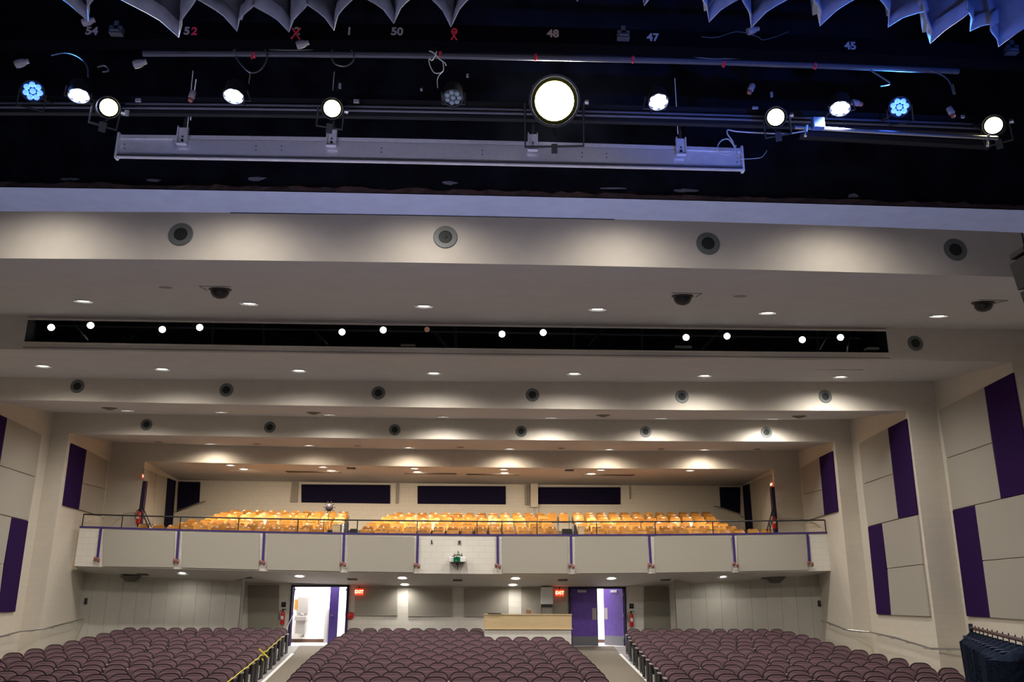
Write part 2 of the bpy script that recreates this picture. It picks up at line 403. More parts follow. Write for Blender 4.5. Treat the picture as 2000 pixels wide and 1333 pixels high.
for d in (dl, dr): area('lobby_lamp', ((d[0] + d[1]) / 2, YR + 1.4, ZF + 2.85), (0, 0, -1), P_LOBBY, 2.2, 1.2, (1, .97, .93))
# door frames and leaves
def doorset(name, d, ztop, leaves):
    root = empty(name, ((d[0] + d[1]) / 2, YR, ZF), None, None); root['kind'] = 'structure'
    sh = Vector(root.location); f = MB(); t = .07
    f.box((d[0] + t / 2, YR, (ZF + ztop) / 2), (t, .16, ztop - ZF)); f.box((d[1] - t / 2, YR, (ZF + ztop) / 2), (t, .16, ztop - ZF))
    f.box(((d[0] + d[1]) / 2, YR, ztop - .03), (d[1] - d[0], .16, .06)); f.build('door_frame', mat('door_frame_dark', (.02, .015, .05), .4), root, shift=sh)
    wl = (d[1] - d[0]) / 2 - t
    for hx, ang, s in leaves:                          # hinge x, opening angle (away from the hall), side
        M = Matrix.Translation((hx, YR + .05, ZF + .01)) @ Matrix.Rotation(ang, 4, 'Z')
        h = ztop - ZF - .035
        lf = MB(); lf.box((s * wl / 2, 0, h / 2), (wl, .045, h), M); L = lf.build('door_leaf', PURPD, root, shift=sh)
        k = MB(); k.box((s * wl / 2, -.028, .17), (wl - .04, .006, .32), M); k.build('kick_plate', mat('grey_plate', (.2, .2, .22), .4, .3), L, shift=sh)
        k = MB(); k.box((s * (wl - .12), -.028, 1.1), (.16, .008, .40), M); k.build('push_plate', mat('pale_plate', (.42, .38, .36), .45, .2), L, shift=sh)
        k = MB(); k.box((s * (wl * .42), -.045, h - .12), (.32, .05, .09), M); k.build('door_closer', mat('closer_grey', (.5, .5, .55), .4), L, shift=sh)
        k = MB(); [k.tube([M @ Vector((0, -.02, z)), M @ Vector((0, -.02, z + .12))], .014) for z in (.25, 1.0, h - .3)]; k.build('hinge', STEEL, L, shift=sh)
    return root
doorset('door_1', dl, zdl, [(dl[0] + .08, math.radians(102), 1), (dl[1] - .08, math.radians(-83), -1)])
doorset('door_2', dr, zdr, [(dr[0] + .08, 0, 1), (dr[1] - .08, math.radians(-52), -1)])

# ---------------------------------------------------------------- house floor
b = MB(); ys = [8.6, 12, 16, 20, 24, 28, 31.1, 32.8]
for i, y in enumerate(ys): b.v += [(-16, y, floor_z(y)), (15, y, floor_z(y))]
for i in range(len(ys) - 1): b.f.append((2 * i, 2 * i + 1, 2 * i + 3, 2 * i + 2)); b.mi.append(0)
struct(b.build('floor', CONC))
def aisle(xa0, xb0, xa1, xb1):
    b = MB(); yy = [14, 18, 22, 26, 29, 31.1, 32.78]
    for y in yy:
        t = (32.8 - y) / (32.8 - 20); z = floor_z(y) + .012
        for q in ((xa0, xa1), (xb0, xb1)): b.v.append((q[0] + (q[1] - q[0]) * t, y, z))
    for i in range(len(yy) - 1): b.f.append((2 * i, 2 * i + 1, 2 * i + 3, 2 * i + 2)); b.mi.append(0)
    return struct(b.build('floor_carpet', CARPET))
def gnd(px, py):     # pixel on the sloping floor
    lo, hi = 12.0, 32.79
    for _ in range(40):
        m = (lo + hi) / 2
        if at(px, py, m).z > floor_z(m): lo = m
        else: hi = m
    return at(px, py, lo)
gl0, gl1 = gnd(573, 1277), gnd(520, 1328); gr0, gr1 = gnd(1213, 1281), gnd(1260, 1328)
def ex(g0, g1, Y): t = (Y - g0.y) / (g1.y - g0.y); return g0.x + (g1.x - g0.x) * t
aisle(ex(gl0, gl1, 32.8), -3.9, ex(gl0, gl1, 20), -3.1); aisle(2.9, ex(gr0, gr1, 32.8), 2.4, ex(gr0, gr1, 20))
b = MB()
for g0, g1 in ((gl0, gl1), (gr0, gr1)):
    for y0, y1 in ((14, 22), (22, 30.9)):
        P = [Vector((ex(g0, g1, y) + o, y, floor_z(y) + .02)) for y, o in ((y0, -.05), (y0, .05), (y1, .05), (y1, -.05))]; b.add(P, [(0, 1, 2, 3)])
struct(b.build('floor_edge_line', WHITEL))
# stage (camera stands on it)
ZS = EYE - 1.6
b = MB(); b.box((0, 2.0, ZS - .1), (26, 15, .2)); struct(b.build('floor_stage', STAGEF))
b = MB(); b.box((0, 9.45, (ZS - 1.2) / 2 - .2), (26, .1, ZS + 1.0)); struct(b.build('wall_stage_front', BLACK))

# ---------------------------------------------------------------- proscenium head and black fly space
YP0, YP1 = 8.0, 8.57
ep0, ep1 = Edge(YP0, [(0, 366), (350, 371), (700, 378), (1350, 392), (2000, 411)]), Edge(YP1, [(0, 413), (450, 415.5), (800, 421), (1200, 428), (1998, 455)])
struct(ruled('trim_proscenium', ep0, (-9, 9), ep1, (-9, 9), LILAC))
b = MB()
for i in range(40):
    xa, xb = -9 + 18 * i / 40, -9 + 18 * (i + 1) / 40
    b.quad(ep0.p(xa, 0, .0), ep0.p(xb, 0, .0), (xb, YP0, EYE + 8), (xa, YP0, EYE + 8))
    b.quad(ep1.p(xa), ep1.p(xb), (xb, YP1, EYE + 5.4), (xa, YP1, EYE + 5.4))
struct(b.build('wall_proscenium', BLACKD))
b = MB(); xa, xb = at(450, 416, YP1).x, at(1200, 428, YP1).x; b.tube([ep1.p(xa + (xb - xa) * i / 12, -.004, -.004) for i in range(13)], .006, 6); struct(b.build('trim_shadow_gap', BLACK))
b = MB(); n = 200
for i in range(n + 1):
    x = -9 + 18 * i / n; h = .045 + .05 * random.random(); b.v += [tuple(ep0.p(x, -.03, -.004)), tuple(ep0.p(x, -.03 - .03 * random.random(), h * .5)), tuple(ep0.p(x, -.005, h))]
for i in range(n):
    for j in (0, 1): b.f.append((3 * i + j, 3 * i + 3 + j, 3 * i + 4 + j, 3 * i + 1 + j)); b.mi.append(0)
struct(b.build('trim_ragged_edge', BROWN), 'ragged brown edge where the black wall meets the pale soffit')
for s in (-1, 1):
    b = MB(); b.box((s * 9.6 + 0, 8.3, EYE + 2.6), (1.2, .6, 11)); struct(b.build('wall_proscenium', LILAC))
# scuffed white patches on the black wall
for i, (px, py, wd, ht) in enumerate([(500, 349, 46, 9), (877, 357, 36, 9), (1200, 368, 70, 4), (135, 350, 40, 7), (1665, 383, 26, 12), (1340, 372, 60, 8), (300, 352, 34, 6)]):
    b = MB(); P = []
    for k in range(14):
        a = 2 * math.pi * k / 14; q = .6 + .4 * random.random(); P.append(at(px + math.cos(a) * wd / 2 * q, py + math.sin(a) * ht / 2 * q, YP0 - .012))
    b.slab(P, (0, .008, 0)); tag(b.build('torn_patch', mat('torn_paper', (.20, .19, .22), .9)), ['pale torn patch left of centre on the black wall', 'pale torn patch below the middle of the metal housing', 'long thin pale scratch right of centre above soffit', 'pale torn patch at the far left of the black wall', 'small pale torn patch at the right of the black wall', 'pale torn patch below the right end of the metal housing', 'faint torn patch between the far left and left patches'][i], 'patch')

# ---------------------------------------------------------------- recessed downlights
def make_downlight(r):
    t = MB(); t.lathe([(r, 0), (r, .012), (r * .86, .02), (r * .84, .0), (r * .84, -.05)], 28, cap=False)
    l = MB(); l.lathe([(r * .84, -.012), (r * .5, .004), (r * .05, .010)], 28, cap=True)
    return t, l
DLM = {}
def downlight(p, n, label, group, power, r=.205, ang=164, col=(1, .945, .88), lens=None, back=.12):
    q = Matrix.Translation(p + n * .002) @ n.to_track_quat('Z', 'Y').to_matrix().to_4x4()
    root = empty('recessed_downlight', p, label, 'ceiling light', group); root.matrix_world = q
    if r not in DLM:
        t, l = make_downlight(r); a = t.build('trim_ring', WHITEM, root, True); c = l.build('lens', lens or LENS, root, True); DLM[r] = (a, c)
    else:
        for o in DLM[r]: c = o.copy(); COL.objects.link(c); c.parent = root
    spot('downlight_lamp', p + n * .05, (0, back, -1), power, ang, 1.0, col, .12)
WARM = (1, .86, .70)
def row(key, pts, desc, group, power, **k):
    n = len(pts)
    for i, (x, y) in enumerate(pts):
        p, nn = on_soffit(key, x, y)
        downlight(p, nn, 'white recessed downlight %s, %s' % (desc, ('leftmost', )[0] if i == 0 else ('rightmost' if i == n - 1 else ORD[i + 1] + ' from left')), group, power, **k)
row('A', [(163, 588), (487, 593), (828, 598), (1167, 604), (1499, 611), (1833, 617)], 'in the row just before the long lighting slot', 'downlights before the lighting slot', P_DOWN)
row('B', [(84, 715), (317, 721), (584, 724), (847, 729), (1121, 730), (1376, 734), (1641, 736)], 'in the row just behind the long slot', 'downlights behind the lighting slot', P_DOWN)
row('C', [(249, 802), (432, 805), (643, 810), (865, 814), (1076, 816), (1291, 817), (1508, 818)], 'in the third row from the stage', 'downlights in the third row', P_DOWN)
row('D', [(411, 867), (604, 870), (798, 874.5), (995, 877), (1190, 878), (1376, 878.5)], 'in the fourth row, over the balcony front', 'downlights over the balcony front', P_DOWN * .5, col=WARM)
row('E', [(450, 908.5), (631, 912), (810, 915), (984, 917), (1174, 918), (1348, 919)], 'in the fifth row over the balcony seats', 'downlights over the balcony seats', P_BALC, col=(1, .80, .58), r=.19, ang=172, back=.3)
row('E', [(476, 916), (647, 919), (815, 921.5), (985, 923.5), (1155, 925)], 'in the last row over the back balcony seats', 'downlights over the back balcony seats', P_BALC, col=(1, .80, .58), r=.185, ang=172, back=.5)
for px in (20, 430, 830, 1235, 1690):           # the first row: its lamps hang out of sight above the proscenium, their pools show
    p = at(px, 430, 11.3); spot('house_lamp', (p.x, 11.45, EYE + 5.85), (0, .1, -1), P_DOWN * .27, 164, 1.0, (1, .93, .85), .12)

# ---------------------------------------------------------------- round ceiling speakers set in the faces
SPK = None
def speaker(px, py, Y, label, group):
    global SPK
    p = at(px, py, Y - .004); q = Matrix.Translation(p) @ Matrix.Rotation(math.radians(90), 4, 'X')
    root = empty('ceiling_speaker', p, label, 'speaker', group); root.matrix_world = q; r = .19
    if SPK is None:
        a = MB().lathe([(r * .54, -.01), (r * .56, .012), (r * .95, .014), (r, 0)], 32, cap=False).build('ring', RINGG, root, True)
        c = MB().lathe([(r * .55, .004), (r * .5, .008), (r * .30, -.002), (r * .16, .006), (r * .02, .012)], 32, cap=True).build('cone', CONE, root, True)
        SPK = (a, c)
    else:
        for o in SPK: c = o.copy(); COL.objects.link(c); c.parent = root
for i, (x, y) in enumerate([(353, 458), (870, 463.5), (1383, 476), (1866, 488)]):
    speaker(x, y, YF1, 'round grey ceiling speaker on the front beam, ' + ['leftmost', 'second from left', 'third from left', 'rightmost'][i], 'round speakers on the front beam')
speaker(1788, 671, YS, 'round grey speaker at the right end of the lighting slot', None)
for i, (x, y) in enumerate([(151, 755), (442, 762), (739, 768), (1040, 772), (1332, 775), (1612, 775)]):
    speaker(x, y, Y2, 'round grey speaker on the beam behind the lighting slot, ' + ('rightmost' if i == 5 else ORD[i + 1] + ' from left'), 'round speakers on the middle beam')
for i, (x, y) in enumerate([(286, 830), (527, 835), (771, 840), (1018, 843), (1261, 844), (1497, 845)]):
    speaker(x, y, Y3, 'small round grey speaker on the beam nearest the balcony, ' + ('rightmost' if i == 5 else ORD[i + 1] + ' from left'), 'round speakers on the beam nearest the balcony')

# ---------------------------------------------------------------- dark swivel lights, air diffusers, hatch
for i, (x, y, s) in enumerate([(430, 571, 1), (1333, 584, -1), (1920, 597, -1)]):
    p, n = on_soffit('A', x, y - 6); q = Matrix.Translation(p) @ n.to_track_quat('Z', 'Y').to_matrix().to_4x4()
    root = empty('eyeball_light', p, 'dark dome-shaped swivel fixture below the front ceiling, ' + ['left one', 'middle one right of centre', 'right one near the wall'][i], 'ceiling fixture', 'dark dome fixtures in the front ceiling'); root.matrix_world = q
    MB().lathe([(.20, 0), (.205, .02), (.18, .035), (.165, .035)], 24, cap=False).build('collar', mat('bronze_dark', (.05, .045, .04), .4, .5), root, True)
    MB().lathe([(.165, .03), (.16, .09), (.12, .15), (.05, .18), (.01, .185)], 24, M=Matrix.Rotation(math.radians(8), 4, 'X')).build('dome', mat('dome_dark', (.03, .028, .027), .35, .3), root, True)
    h = MB(); e = .012
    for c_, d_ in (((0, -.33, .004), (.56, e, .006)), ((s * -.28 * -1, -.10, .004), (e, .46, .006))): h.box(c_, d_)
    h.build('hatch_seam', mat('seam_dark', (.06, .055, .05), .8), root)
DIFM = mat('diffuser_brown', (.16, .13, .11), .6)
for i, (key, x, y, r) in enumerate([('C', 214, 797, .22), ('C', 613, 806, .22), ('C', 1178, 811, .22), ('C', 1560, 813, .22)]):
    p, n = on_soffit(key, x, y); q = Matrix.Translation(p) @ n.to_track_quat('Z', 'Y').to_matrix().to_4x4()
    root = empty('air_diffuser', p, 'round brown air diffuser on the third ceiling panel, ' + ['leftmost', 'second from left', 'third from left', 'rightmost'][i], 'air vent', 'round diffusers in the third ceiling panel'); root.matrix_world = q
    MB().lathe([(r, 0), (r, .015), (r * .8, .03), (r * .8, .005)], 24, cap=False).build('outer_ring', DIFM, root, True)
    MB().lathe([(r * .62, .0), (r * .66, .03), (r * .45, .06), (r * .1, .075)], 24).build('centre_cone', DIFM, root, True)
SM = [('D', 310, 863.5), ('D', 502, 867.5), ('D', 699, 871), ('D', 899, 874), ('D', 1096, 876), ('D', 1291, 877), ('D', 1479, 877.5)]
for i, (key, x, y) in enumerate(SM):
    p, n = on_soffit(key, x, y); o = MB().lathe([(.13, 0), (.13, .01), (.09, .02), (.02, .012)], 18).build('air_diffuser', DIFM, None, True); o.matrix_world = Matrix.Translation(p) @ n.to_track_quat('Z', 'Y').to_matrix().to_4x4()
    tag(o, 'small round diffuser between the fourth row downlights, ' + (['leftmost', 'second from left', 'third from left', 'fourth from left', 'fifth from left', 'sixth from left', 'rightmost'][i]), 'air vent', 'small diffusers over the balcony front')
for i, (x0, x1, y) in enumerate([(561, 665, 922), (790, 892, 925), (911, 1014, 927), (1137, 1239, 928)]):
    p0, n = on_soffit('E', x0, y); p1, _ = on_soffit('E', x1, y)
    c = (p0 + p1) / 2; o = MB().box((0, 0, 0), (p1.x - p0.x, .34, .02)).build('slot_diffuser', mat('slot_vent', (.20, .16, .13), .7)); o.location = c + n * .012; o.rotation_euler = (math.atan2((ebt.z(0) - e4b.z(0)), YB - Y4), 0, 0)
    b = MB(); [b.box((0, dy, -.012), (p1.x - p0.x - .1, .02, .006)) for dy in (-.1, 0, .1)]; b.build('louvre', DARKIN, o)
    tag(o, 'long flat air grille over the balcony seats, ' + ['leftmost', 'second from left', 'third from left', 'rightmost'][i], 'air vent', 'long grilles over the balcony')
for i, (x, y) in enumerate([(686, 914.5), (1112, 918.5)]):
    p, n = on_soffit('E', x, y); o = MB().box((0, 0, .01), (.32, .3, .05)).build('ceiling_camera', BLACK); o.location = p + n * .02
    tag(o, ['small black box on the balcony ceiling left of centre', 'small black box on the balcony ceiling right of centre'][i], 'ceiling box')
# slightly darker painted-over patches in the front soffit
for i, (x, y) in enumerate([(323, 562), (1446, 579)]):
    p, n = on_soffit('A', x, y); o = MB().lathe([(.12, .0), (.12, .006), (.02, .008)], 20).build('sprinkler_cover', mat('cover_grey', (.30, .28, .26), .7), None, True); o.matrix_world = Matrix.Translation(p) @ n.to_track_quat('Z', 'Y').to_matrix().to_4x4()
    tag(o, ['faint round cover plate left of the left dome fixture', 'faint round cover plate right of the middle dome fixture'][i], 'cover plate')

# ---------------------------------------------------------------- lamps, truss and cable in the lighting slot
pts = [(100, 640), (177, 636), (317, 644), (390, 640), (668, 649), (748.5, 645), (980.5, 653), (1061, 650), (1340, 659.5), (1420, 657), (1567, 664), (1641.5, 659.5)]
CANM = mat('theatre_lamp_black', (.02, .02, .02), .5)
SLENS = mat('slot_lens', (1, 1, 1), .3, emit=(1, .97, .88), es=14); SLENSD = mat('slot_lens_dim', (.35, .2, .15), .3, emit=(.5, .25, .15), es=.25)
def can(p, aim, label, group, lens, r=.11, L=.42):
    q = basis(p, aim); root = empty('theatre_spotlight', p, label, 'stage light', group); root.matrix_world = q
    MB().lathe([(r * .55, -L), (r * .9, -L * .85), (r, -L * .3), (r * .98, 0), (r * .88, .0), (r * .86, -.03)], 20, cap=False).build('barrel', CANM, root, True)
    MB().lathe([(r * .86, -.02), (r * .5, -.012), (r * .03, -.008)], 20).build('lens', lens, root, True)
    y = MB(); y.tube([(-r * 1.15, 0, -L * .5), (-r * 1.15, r * 1.9, -L * .5), (r * 1.15, r * 1.9, -L * .5), (r * 1.15, 0, -L * .5)], .012, 5); y.build('yoke', CANM, root)
    return root
for i, (x, y) in enumerate(pts):
    p = at(x, y, YS + .55); g = 'spotlights in the ceiling slot'
    can(p, Vector((0, 0, EYE - .4)) - p, 'bright spotlight in the ceiling slot, ' + ('leftmost' if i == 0 else 'rightmost' if i == 11 else ORD[i + 1] + ' from left'), g, SLENS, .088)
can(at(834, 644, YS + .6), (0, -1, -.3), 'unlit reddish spotlight in the middle of the ceiling slot', None, SLENSD, .075)
b = MB()
TR = mat('truss_grey', (.10, .105, .10), .6, .3)
pz = esb2.z(0)
b.tube([(xsl + .3, YS + .75, pz + .62), (xsr - .3, YS + .75, pz + .62)], .028)
tag(b.build('hanging_pipe', TR), 'long pipe carrying the spotlights inside the ceiling slot', 'pipe')
for i, (x0, y0, x1, y1, wd) in enumerate([(161, 629, 161, 664, .03), (140, 630, 172, 662, .02), (417, 634, 415, 668, .03), (515, 634, 515, 672, .03), (603, 640, 640, 670, .025), (889, 640, 889, 675, .05), (845, 650, 875, 678, .04), (1122, 645, 1120, 680, .03), (1180, 645, 1150, 672, .02), (1254, 645, 1254, 683, .035), (1408, 650, 1370, 680, .035), (1597, 650, 1596, 686, .04), (1620, 655, 1600, 680, .02), (1661, 650, 1655, 685, .025)]):
    A, B = at(x0, y0 - 6, YS + .95), at(x1, y1 + 4, YS + .35 if wd < .03 else YS + .9)
    tag(MB().tube([A, B], wd).build('slot_brace', TR), 'grey steel brace inside the ceiling slot, ' + (ORD[i + 1] + ' from left' if i < 13 else 'rightmost'), 'brace', 'steel braces in the ceiling slot')
for i, (x0, x1, y) in enumerate([(540, 585, 655), (240, 262, 655), (590, 640, 660), (1250, 1300, 668), (1340, 1390, 672)]):
    P = [at(x0 + (x1 - x0) * t / 8, y + 9 * math.sin(math.pi * t / 8), YS + .4) for t in range(9)]
    tag(MB().tube(P, .012, 5).build('drooping_cable', BLACK), 'black cable drooping in the ceiling slot, ' + ['second from left', 'leftmost', 'third from left', 'fourth from left', 'rightmost'][i], 'cable', 'cables in the ceiling slot')
for i, (x0, x1) in enumerate([(783, 812), (1316, 1350), (1690, 1715)]):
    p = at((x0 + x1) / 2, 677 + i * 3, YS + .1); wd = (x1 - x0) / 1700 * 20
    tag(MB().box((0, 0, 0), (wd, .2, .06)).build('cable_box', mat('box_green_grey', (.13, .14, .11), .7), None, bevel=.01), 'flat grey box lying in the ceiling slot, ' + ['left', 'middle', 'right'][i], 'box').location = p

# ---------------------------------------------------------------- acoustic panels on the side walls
def wall_panel(name, P, m, label, group, nrm, th=.05, parent=None):
    c = sum(P, Vector()) / len(P); b = MB(); b.slab([p - c for p in P], Vector(nrm) * th)
    o = b.build(name, m, parent, bevel=.008); o.location = c
    if label: tag(o, label, 'acoustic panel', group)
    return o
def mirror(p): return Vector((2 * XC - p.x, p.y, p.z))
def side_panels(A, B, spec, where, which):
    """spec: list of (kind, 4 pixels) measured on the right wall; the left wall is its mirror image"""
    n = Vector((B[1] - A[1], A[0] - B[0], 0)).normalized()
    if n.x > 0: n = -n
    for r in which:
        for kind, desc, q in spec:
            P = [onwall(x, y, A, B, .055) for x, y in q]; nn = -n
            if not r: P = [mirror(p) for p in P]; nn = Vector((n.x, -n.y, 0))
            m = PURP if kind == 'p' else GREYP
            wall_panel('acoustic_panel', P, m, '%s acoustic panel, %s, on the %s wall %s' % ('dark purple' if kind == 'p' else 'grey fabric', desc, 'right' if r else 'left', where), 'wall panels %s' % where, nn)
S = XR
side_panels((S['Cnear'], Y2), (S['Cfar'], Y3), [
    ('g', 'top', [(1677.6, 867), (1733.6, 836.8), (1743, 925.6), (1685, 946)]), ('g', 'upper middle', [(1685, 947.5), (1743, 927), (1754, 1013.4), (1694.7, 1029)]),
    ('p', 'upper tall', [(1733.8, 836.8), (1768.7, 818.7), (1790.6, 1006.3), (1754.2, 1013.4)]), ('p', 'lower tall', [(1694.7, 1030), (1722, 1023.5), (1740, 1202), (1711.8, 1200.5)]),
    ('g', 'lower middle', [(1722.3, 1023.2), (1790.6, 1007.3), (1801.5, 1102.7), (1732.7, 1110.7)]), ('g', 'bottom', [(1732.9, 1112), (1801.7, 1104), (1815.3, 1205), (1740.3, 1202)])],
    'nearest the balcony', (1, 0))
side_panels((S['Enear'], YS), (S['Efar'], Y2), [
    ('g', 'top', [(1833.3, 803), (1921.7, 757), (1936.8, 865), (1848, 895.6)]), ('g', 'upper middle', [(1848.2, 897), (1937, 866.5), (1954.4, 974.5), (1860, 996.8)]),
    ('p', 'upper tall', [(1922, 757), (1977, 728.5), (2017, 961), (1954.6, 974.5)]), ('p', 'lower tall', [(1860, 998), (1903.6, 988), (1933.5, 1207), (1887.5, 1204.3)]),
    ('g', 'lower middle', [(1903.8, 988), (2017, 962), (2036, 1085), (1918.8, 1095.5)]), ('g', 'bottom', [(1919, 1097), (2036.2, 1086.5), (2052, 1215), (1933.7, 1207)])],
    'beside the front seats', (1,))
side_panels((S['Anear'], Y3), (S['Afar'], Y4), [
    ('g', 'upper', [(1563.5, 914.6), (1599.7, 893.7), (1605, 957), (1568, 966)]), ('g', 'lower', [(1568, 967), (1605, 958), (1609.5, 1006.5), (1571, 1019)]),
    ('p', 'tall', [(1600, 893.7), (1624.4, 881.9), (1635, 999), (1609.7, 1006.5)])],
    'above the balcony end', (1, 0))
# navy and grey panels beside and behind the balcony seats
for r in (1, 0):
    Aw, Bw = ((XUR, Y4), (XBR, YB)) if r else ((XUL, Y4), (XBL, YB)); sd = 'right' if r else 'left'
    n = Vector((Bw[1] - Aw[1], Aw[0] - Bw[0], 0)).normalized(); n = n if (n.x > 0) == bool(r) else -n
    if r: sp = [('n', 'nearest the rear corner', [(1450, 949.5), (1463, 945.5), (1470, 1036), (1456, 1036)]), ('g', 'nearer the rear corner', [(1464, 945), (1484, 936), (1486, 1036), (1471, 1036)]), ('g', 'nearer the doorway', [(1484.6, 936), (1505.5, 927), (1509, 1036), (1487, 1036)])]
    else: sp = [('n', 'nearest the rear corner', [(344, 940), (328, 934), (321, 1030), (337, 1030)]), ('g', 'nearer the rear corner', [(327, 933.5), (306, 925), (299, 1026), (320, 1026)]), ('g', 'nearer the doorway', [(305.4, 925), (282, 915.5), (278, 1022), (298, 1024)])]
    for kd, ds, q in sp: wall_panel('acoustic_panel', [onwall(x, y, Aw, Bw, .05) for x, y in q], NAVY if kd == 'n' else GREYP, '%s panel %s on the %s side wall behind the balcony' % ('navy' if kd == 'n' else 'grey', ds, sd), 'panels on the side walls behind the balcony', n)
for i, (x0, x1, y0, y1) in enumerate([(588.5, 762, 946.5, 983), (815.5, 988, 949.5, 985), (1051.5, 1212, 952, 985.5)]):
    dy = (1.2, .6, .2)[i]
    wall_panel('acoustic_panel', [at(x0, y0, YB - .06), at(x1, y0 + dy, YB - .06), at(x1, y1 + dy, YB - .06), at(x0, y1 - dy, YB - .06)], NAVY, 'long navy panel high on the balcony rear wall, ' + ['left', 'centre', 'right'][i], 'long navy panels on the balcony rear wall', (0, 1, 0))
wall_panel('acoustic_panel', [at(1405.5, 952, YB - .06), at(1446, 952, YB - .06), at(1446, 1003, YB - .06), at(1407.5, 990, YB - .06)], NAVY, 'navy panel with slanting foot on balcony rear wall, right corner', 'navy corner panels', (0, 1, 0))
wall_panel('acoustic_panel', [at(348.5, 941, YB - .06), at(391, 942, YB - .06), at(389, 981, YB - .06), at(345, 1001, YB - .06)], NAVY, 'navy panel with slanting foot on balcony rear wall, left corner', 'navy corner panels', (0, 1, 0))
for i, (x0, x1, y0, y1) in enumerate([(570.5, 580.5, 942, 981.5), (774.5, 778, 944, 984), (1025, 1029, 948, 987), (1029.5, 1034.5, 948, 987), (1229, 1232, 950, 975)]):
    p0, p1 = at(x0, y0, YB - .05), at(x1, y1, YB - .05)
    o = MB().box((0, 0, 0), (p1.x - p0.x, .09, p0.z - p1.z)).build('wall_channel', mat('channel_grey', (.33, .30, .26), .7)); o.location = (p0 + p1) / 2
    tag(o, 'narrow grey upright strip on the balcony rear wall, ' + ['left of the left navy panel', 'right of the left navy panel', 'dark one left of the duct', 'pale one beside the duct', 'right of the right navy panel'][i], 'wall strip')
p0, p1 = at(1036, 945, YB - .2), at(1050.5, 992, YB - .2)
root = empty('conduit_box', ((p0.x + p1.x) / 2, YB - .2, p1.z), 'cream upright duct box on the balcony rear wall', 'duct')
MB().box((0, 0, (p0.z - p1.z) / 2), (p1.x - p0.x, .36, p0.z - p1.z)).build('duct_cover', CREAMS, root, bevel=.01)
for k in range(5): MB().tube([(-.13 + k * .065, 0, 0), (-.13 + k * .065, 0, -.45)], .018).build('conduit', STEEL, root)

# ---------------------------------------------------------------- balcony
LED = [(155, 1029), (345, 1035), (514, 1039), (670, 1042), (815, 1045), (975, 1045.5), (1115, 1045), (1270, 1044), (1435, 1043), (1582, 1041), (1616, 1041)]
BOT = [(145, 1108), (300, 1109.5), (450, 1114), (640, 1118), (880, 1121.5), (1050, 1123), (1300, 1121), (1620, 1115)]
el, eb_ = Edge(YBF, LED), Edge(YBF, BOT)
t_ = (YBF - Y3) / (Y4 - Y3); xbr = S['Anear'] + (S['Afar'] - S['Anear']) * t_; xbl = 2 * XC - xbr
xbr2, xbl2 = at(1621, 1100, YBF).x, at(146, 1100, YBF).x
def lerp_pts(P, x):
    for (x0, y0), (x1, y1) in zip(P, P[1:]):
        if x <= x1: return y0 + (y1 - y0) * (x - x0) / (x1 - x0)
    return P[-1][1]
struct(ruled('wall_balcony_front', el, (xbl2, xbr2), eb_, (xbl2, xbr2), WHITEB))
# underside, from the front edge back to the rear wall
BK = [(171, 1119), (240, 1126), (400, 1134), (545, 1140), (700, 1144), (900, 1147), (1110, 1147.5), (1225, 1146.5), (1330, 1142), (1450, 1135), (1560, 1127), (1597, 1122)]
b = MB(); N = 40
def back_pt(x):
    Y = YRS if (x < 470 or x > 1321) else YR
    return at(x, lerp_pts(BK, x) , Y)
for i in range(N + 1):
    u = i / N; A = eb_.p(xbl2 + (xbr2 - xbl2) * u); B = back_pt(171 + (1597 - 171) * u)
    if i == 0: B.x = xcl - .3
    if i == N: B.x = xcr + .3
    for j in range(5): b.v.append(tuple(A.lerp(B, j / 4)))
for i in range(N):
    for j in range(4): k = i * 5 + j; b.f.append((k, k + 5, k + 6, k + 1)); b.mi.append(0)
und = struct(b.build('ceiling_under_balcony', mat('under_balcony_plaster', (.52, .49, .44), .75, noise=.03, scale=3), smooth=True))
def on_under(px, py):
    lo, hi = YBF, YR
    for _ in range(40):
        m = (lo + hi) / 2; p = at(px, py, m); A = eb_.z(p.x); bp = back_pt(px); t = (m - YBF) / (bp.y - YBF)
        if p.z > A + (bp.z - A) * t: lo = m      # ray still above -> further
        else: hi = m
    return at(px, py, m)
bp0 = back_pt(880)
# the ray rises slower than the sloping underside: pick depth by matching rows instead
def under_pt(px, py):
    best = None
    for k in range(400):
        Y = YBF + (YR - YBF) * k / 400; p = at(px, py, Y); q = back_pt(px); t = (Y - YBF) / (q.y - YBF); z = eb_.z(p.x) * (1 - t) + q.z * t
        if best is None or abs(p.z - z) < best[0]: best = (abs(p.z - z), p, q, Y)
    n = Vector((0, (best[2].z - eb_.z(best[1].x)), -(best[2].y - YBF))).normalized()
    return best[1], Vector((0, -abs(n.y) * .0 + n.y * 1, n.z)) if n.z < 0 else -n
for i, (x, y) in enumerate([(357, 1120), (585, 1125), (786, 1128.5), (1007, 1129.5), (1194, 1129.5), (1411, 1127)]):
    p, n = under_pt(x, y); downlight(p, Vector((0, -.22, -1)).normalized(), 'white downlight under the balcony front, ' + ('leftmost' if i == 0 else 'rightmost' if i == 5 else ORD[i + 1] + ' from left'), 'downlights under the balcony front', P_UNDER, r=.2, back=.1)
for i, (x, y) in enumerate([(791, 1141.5), (1001.5, 1142.2)]):
    p, n = under_pt(x, y); downlight(p, Vector((0, -.22, -1)).normalized(), 'white downlight close to the lower rear wall, ' + ['left of the pair', 'right of the pair'][i], 'downlights close to the rear wall', P_UNDER * 1.6, r=.195, back=.0)
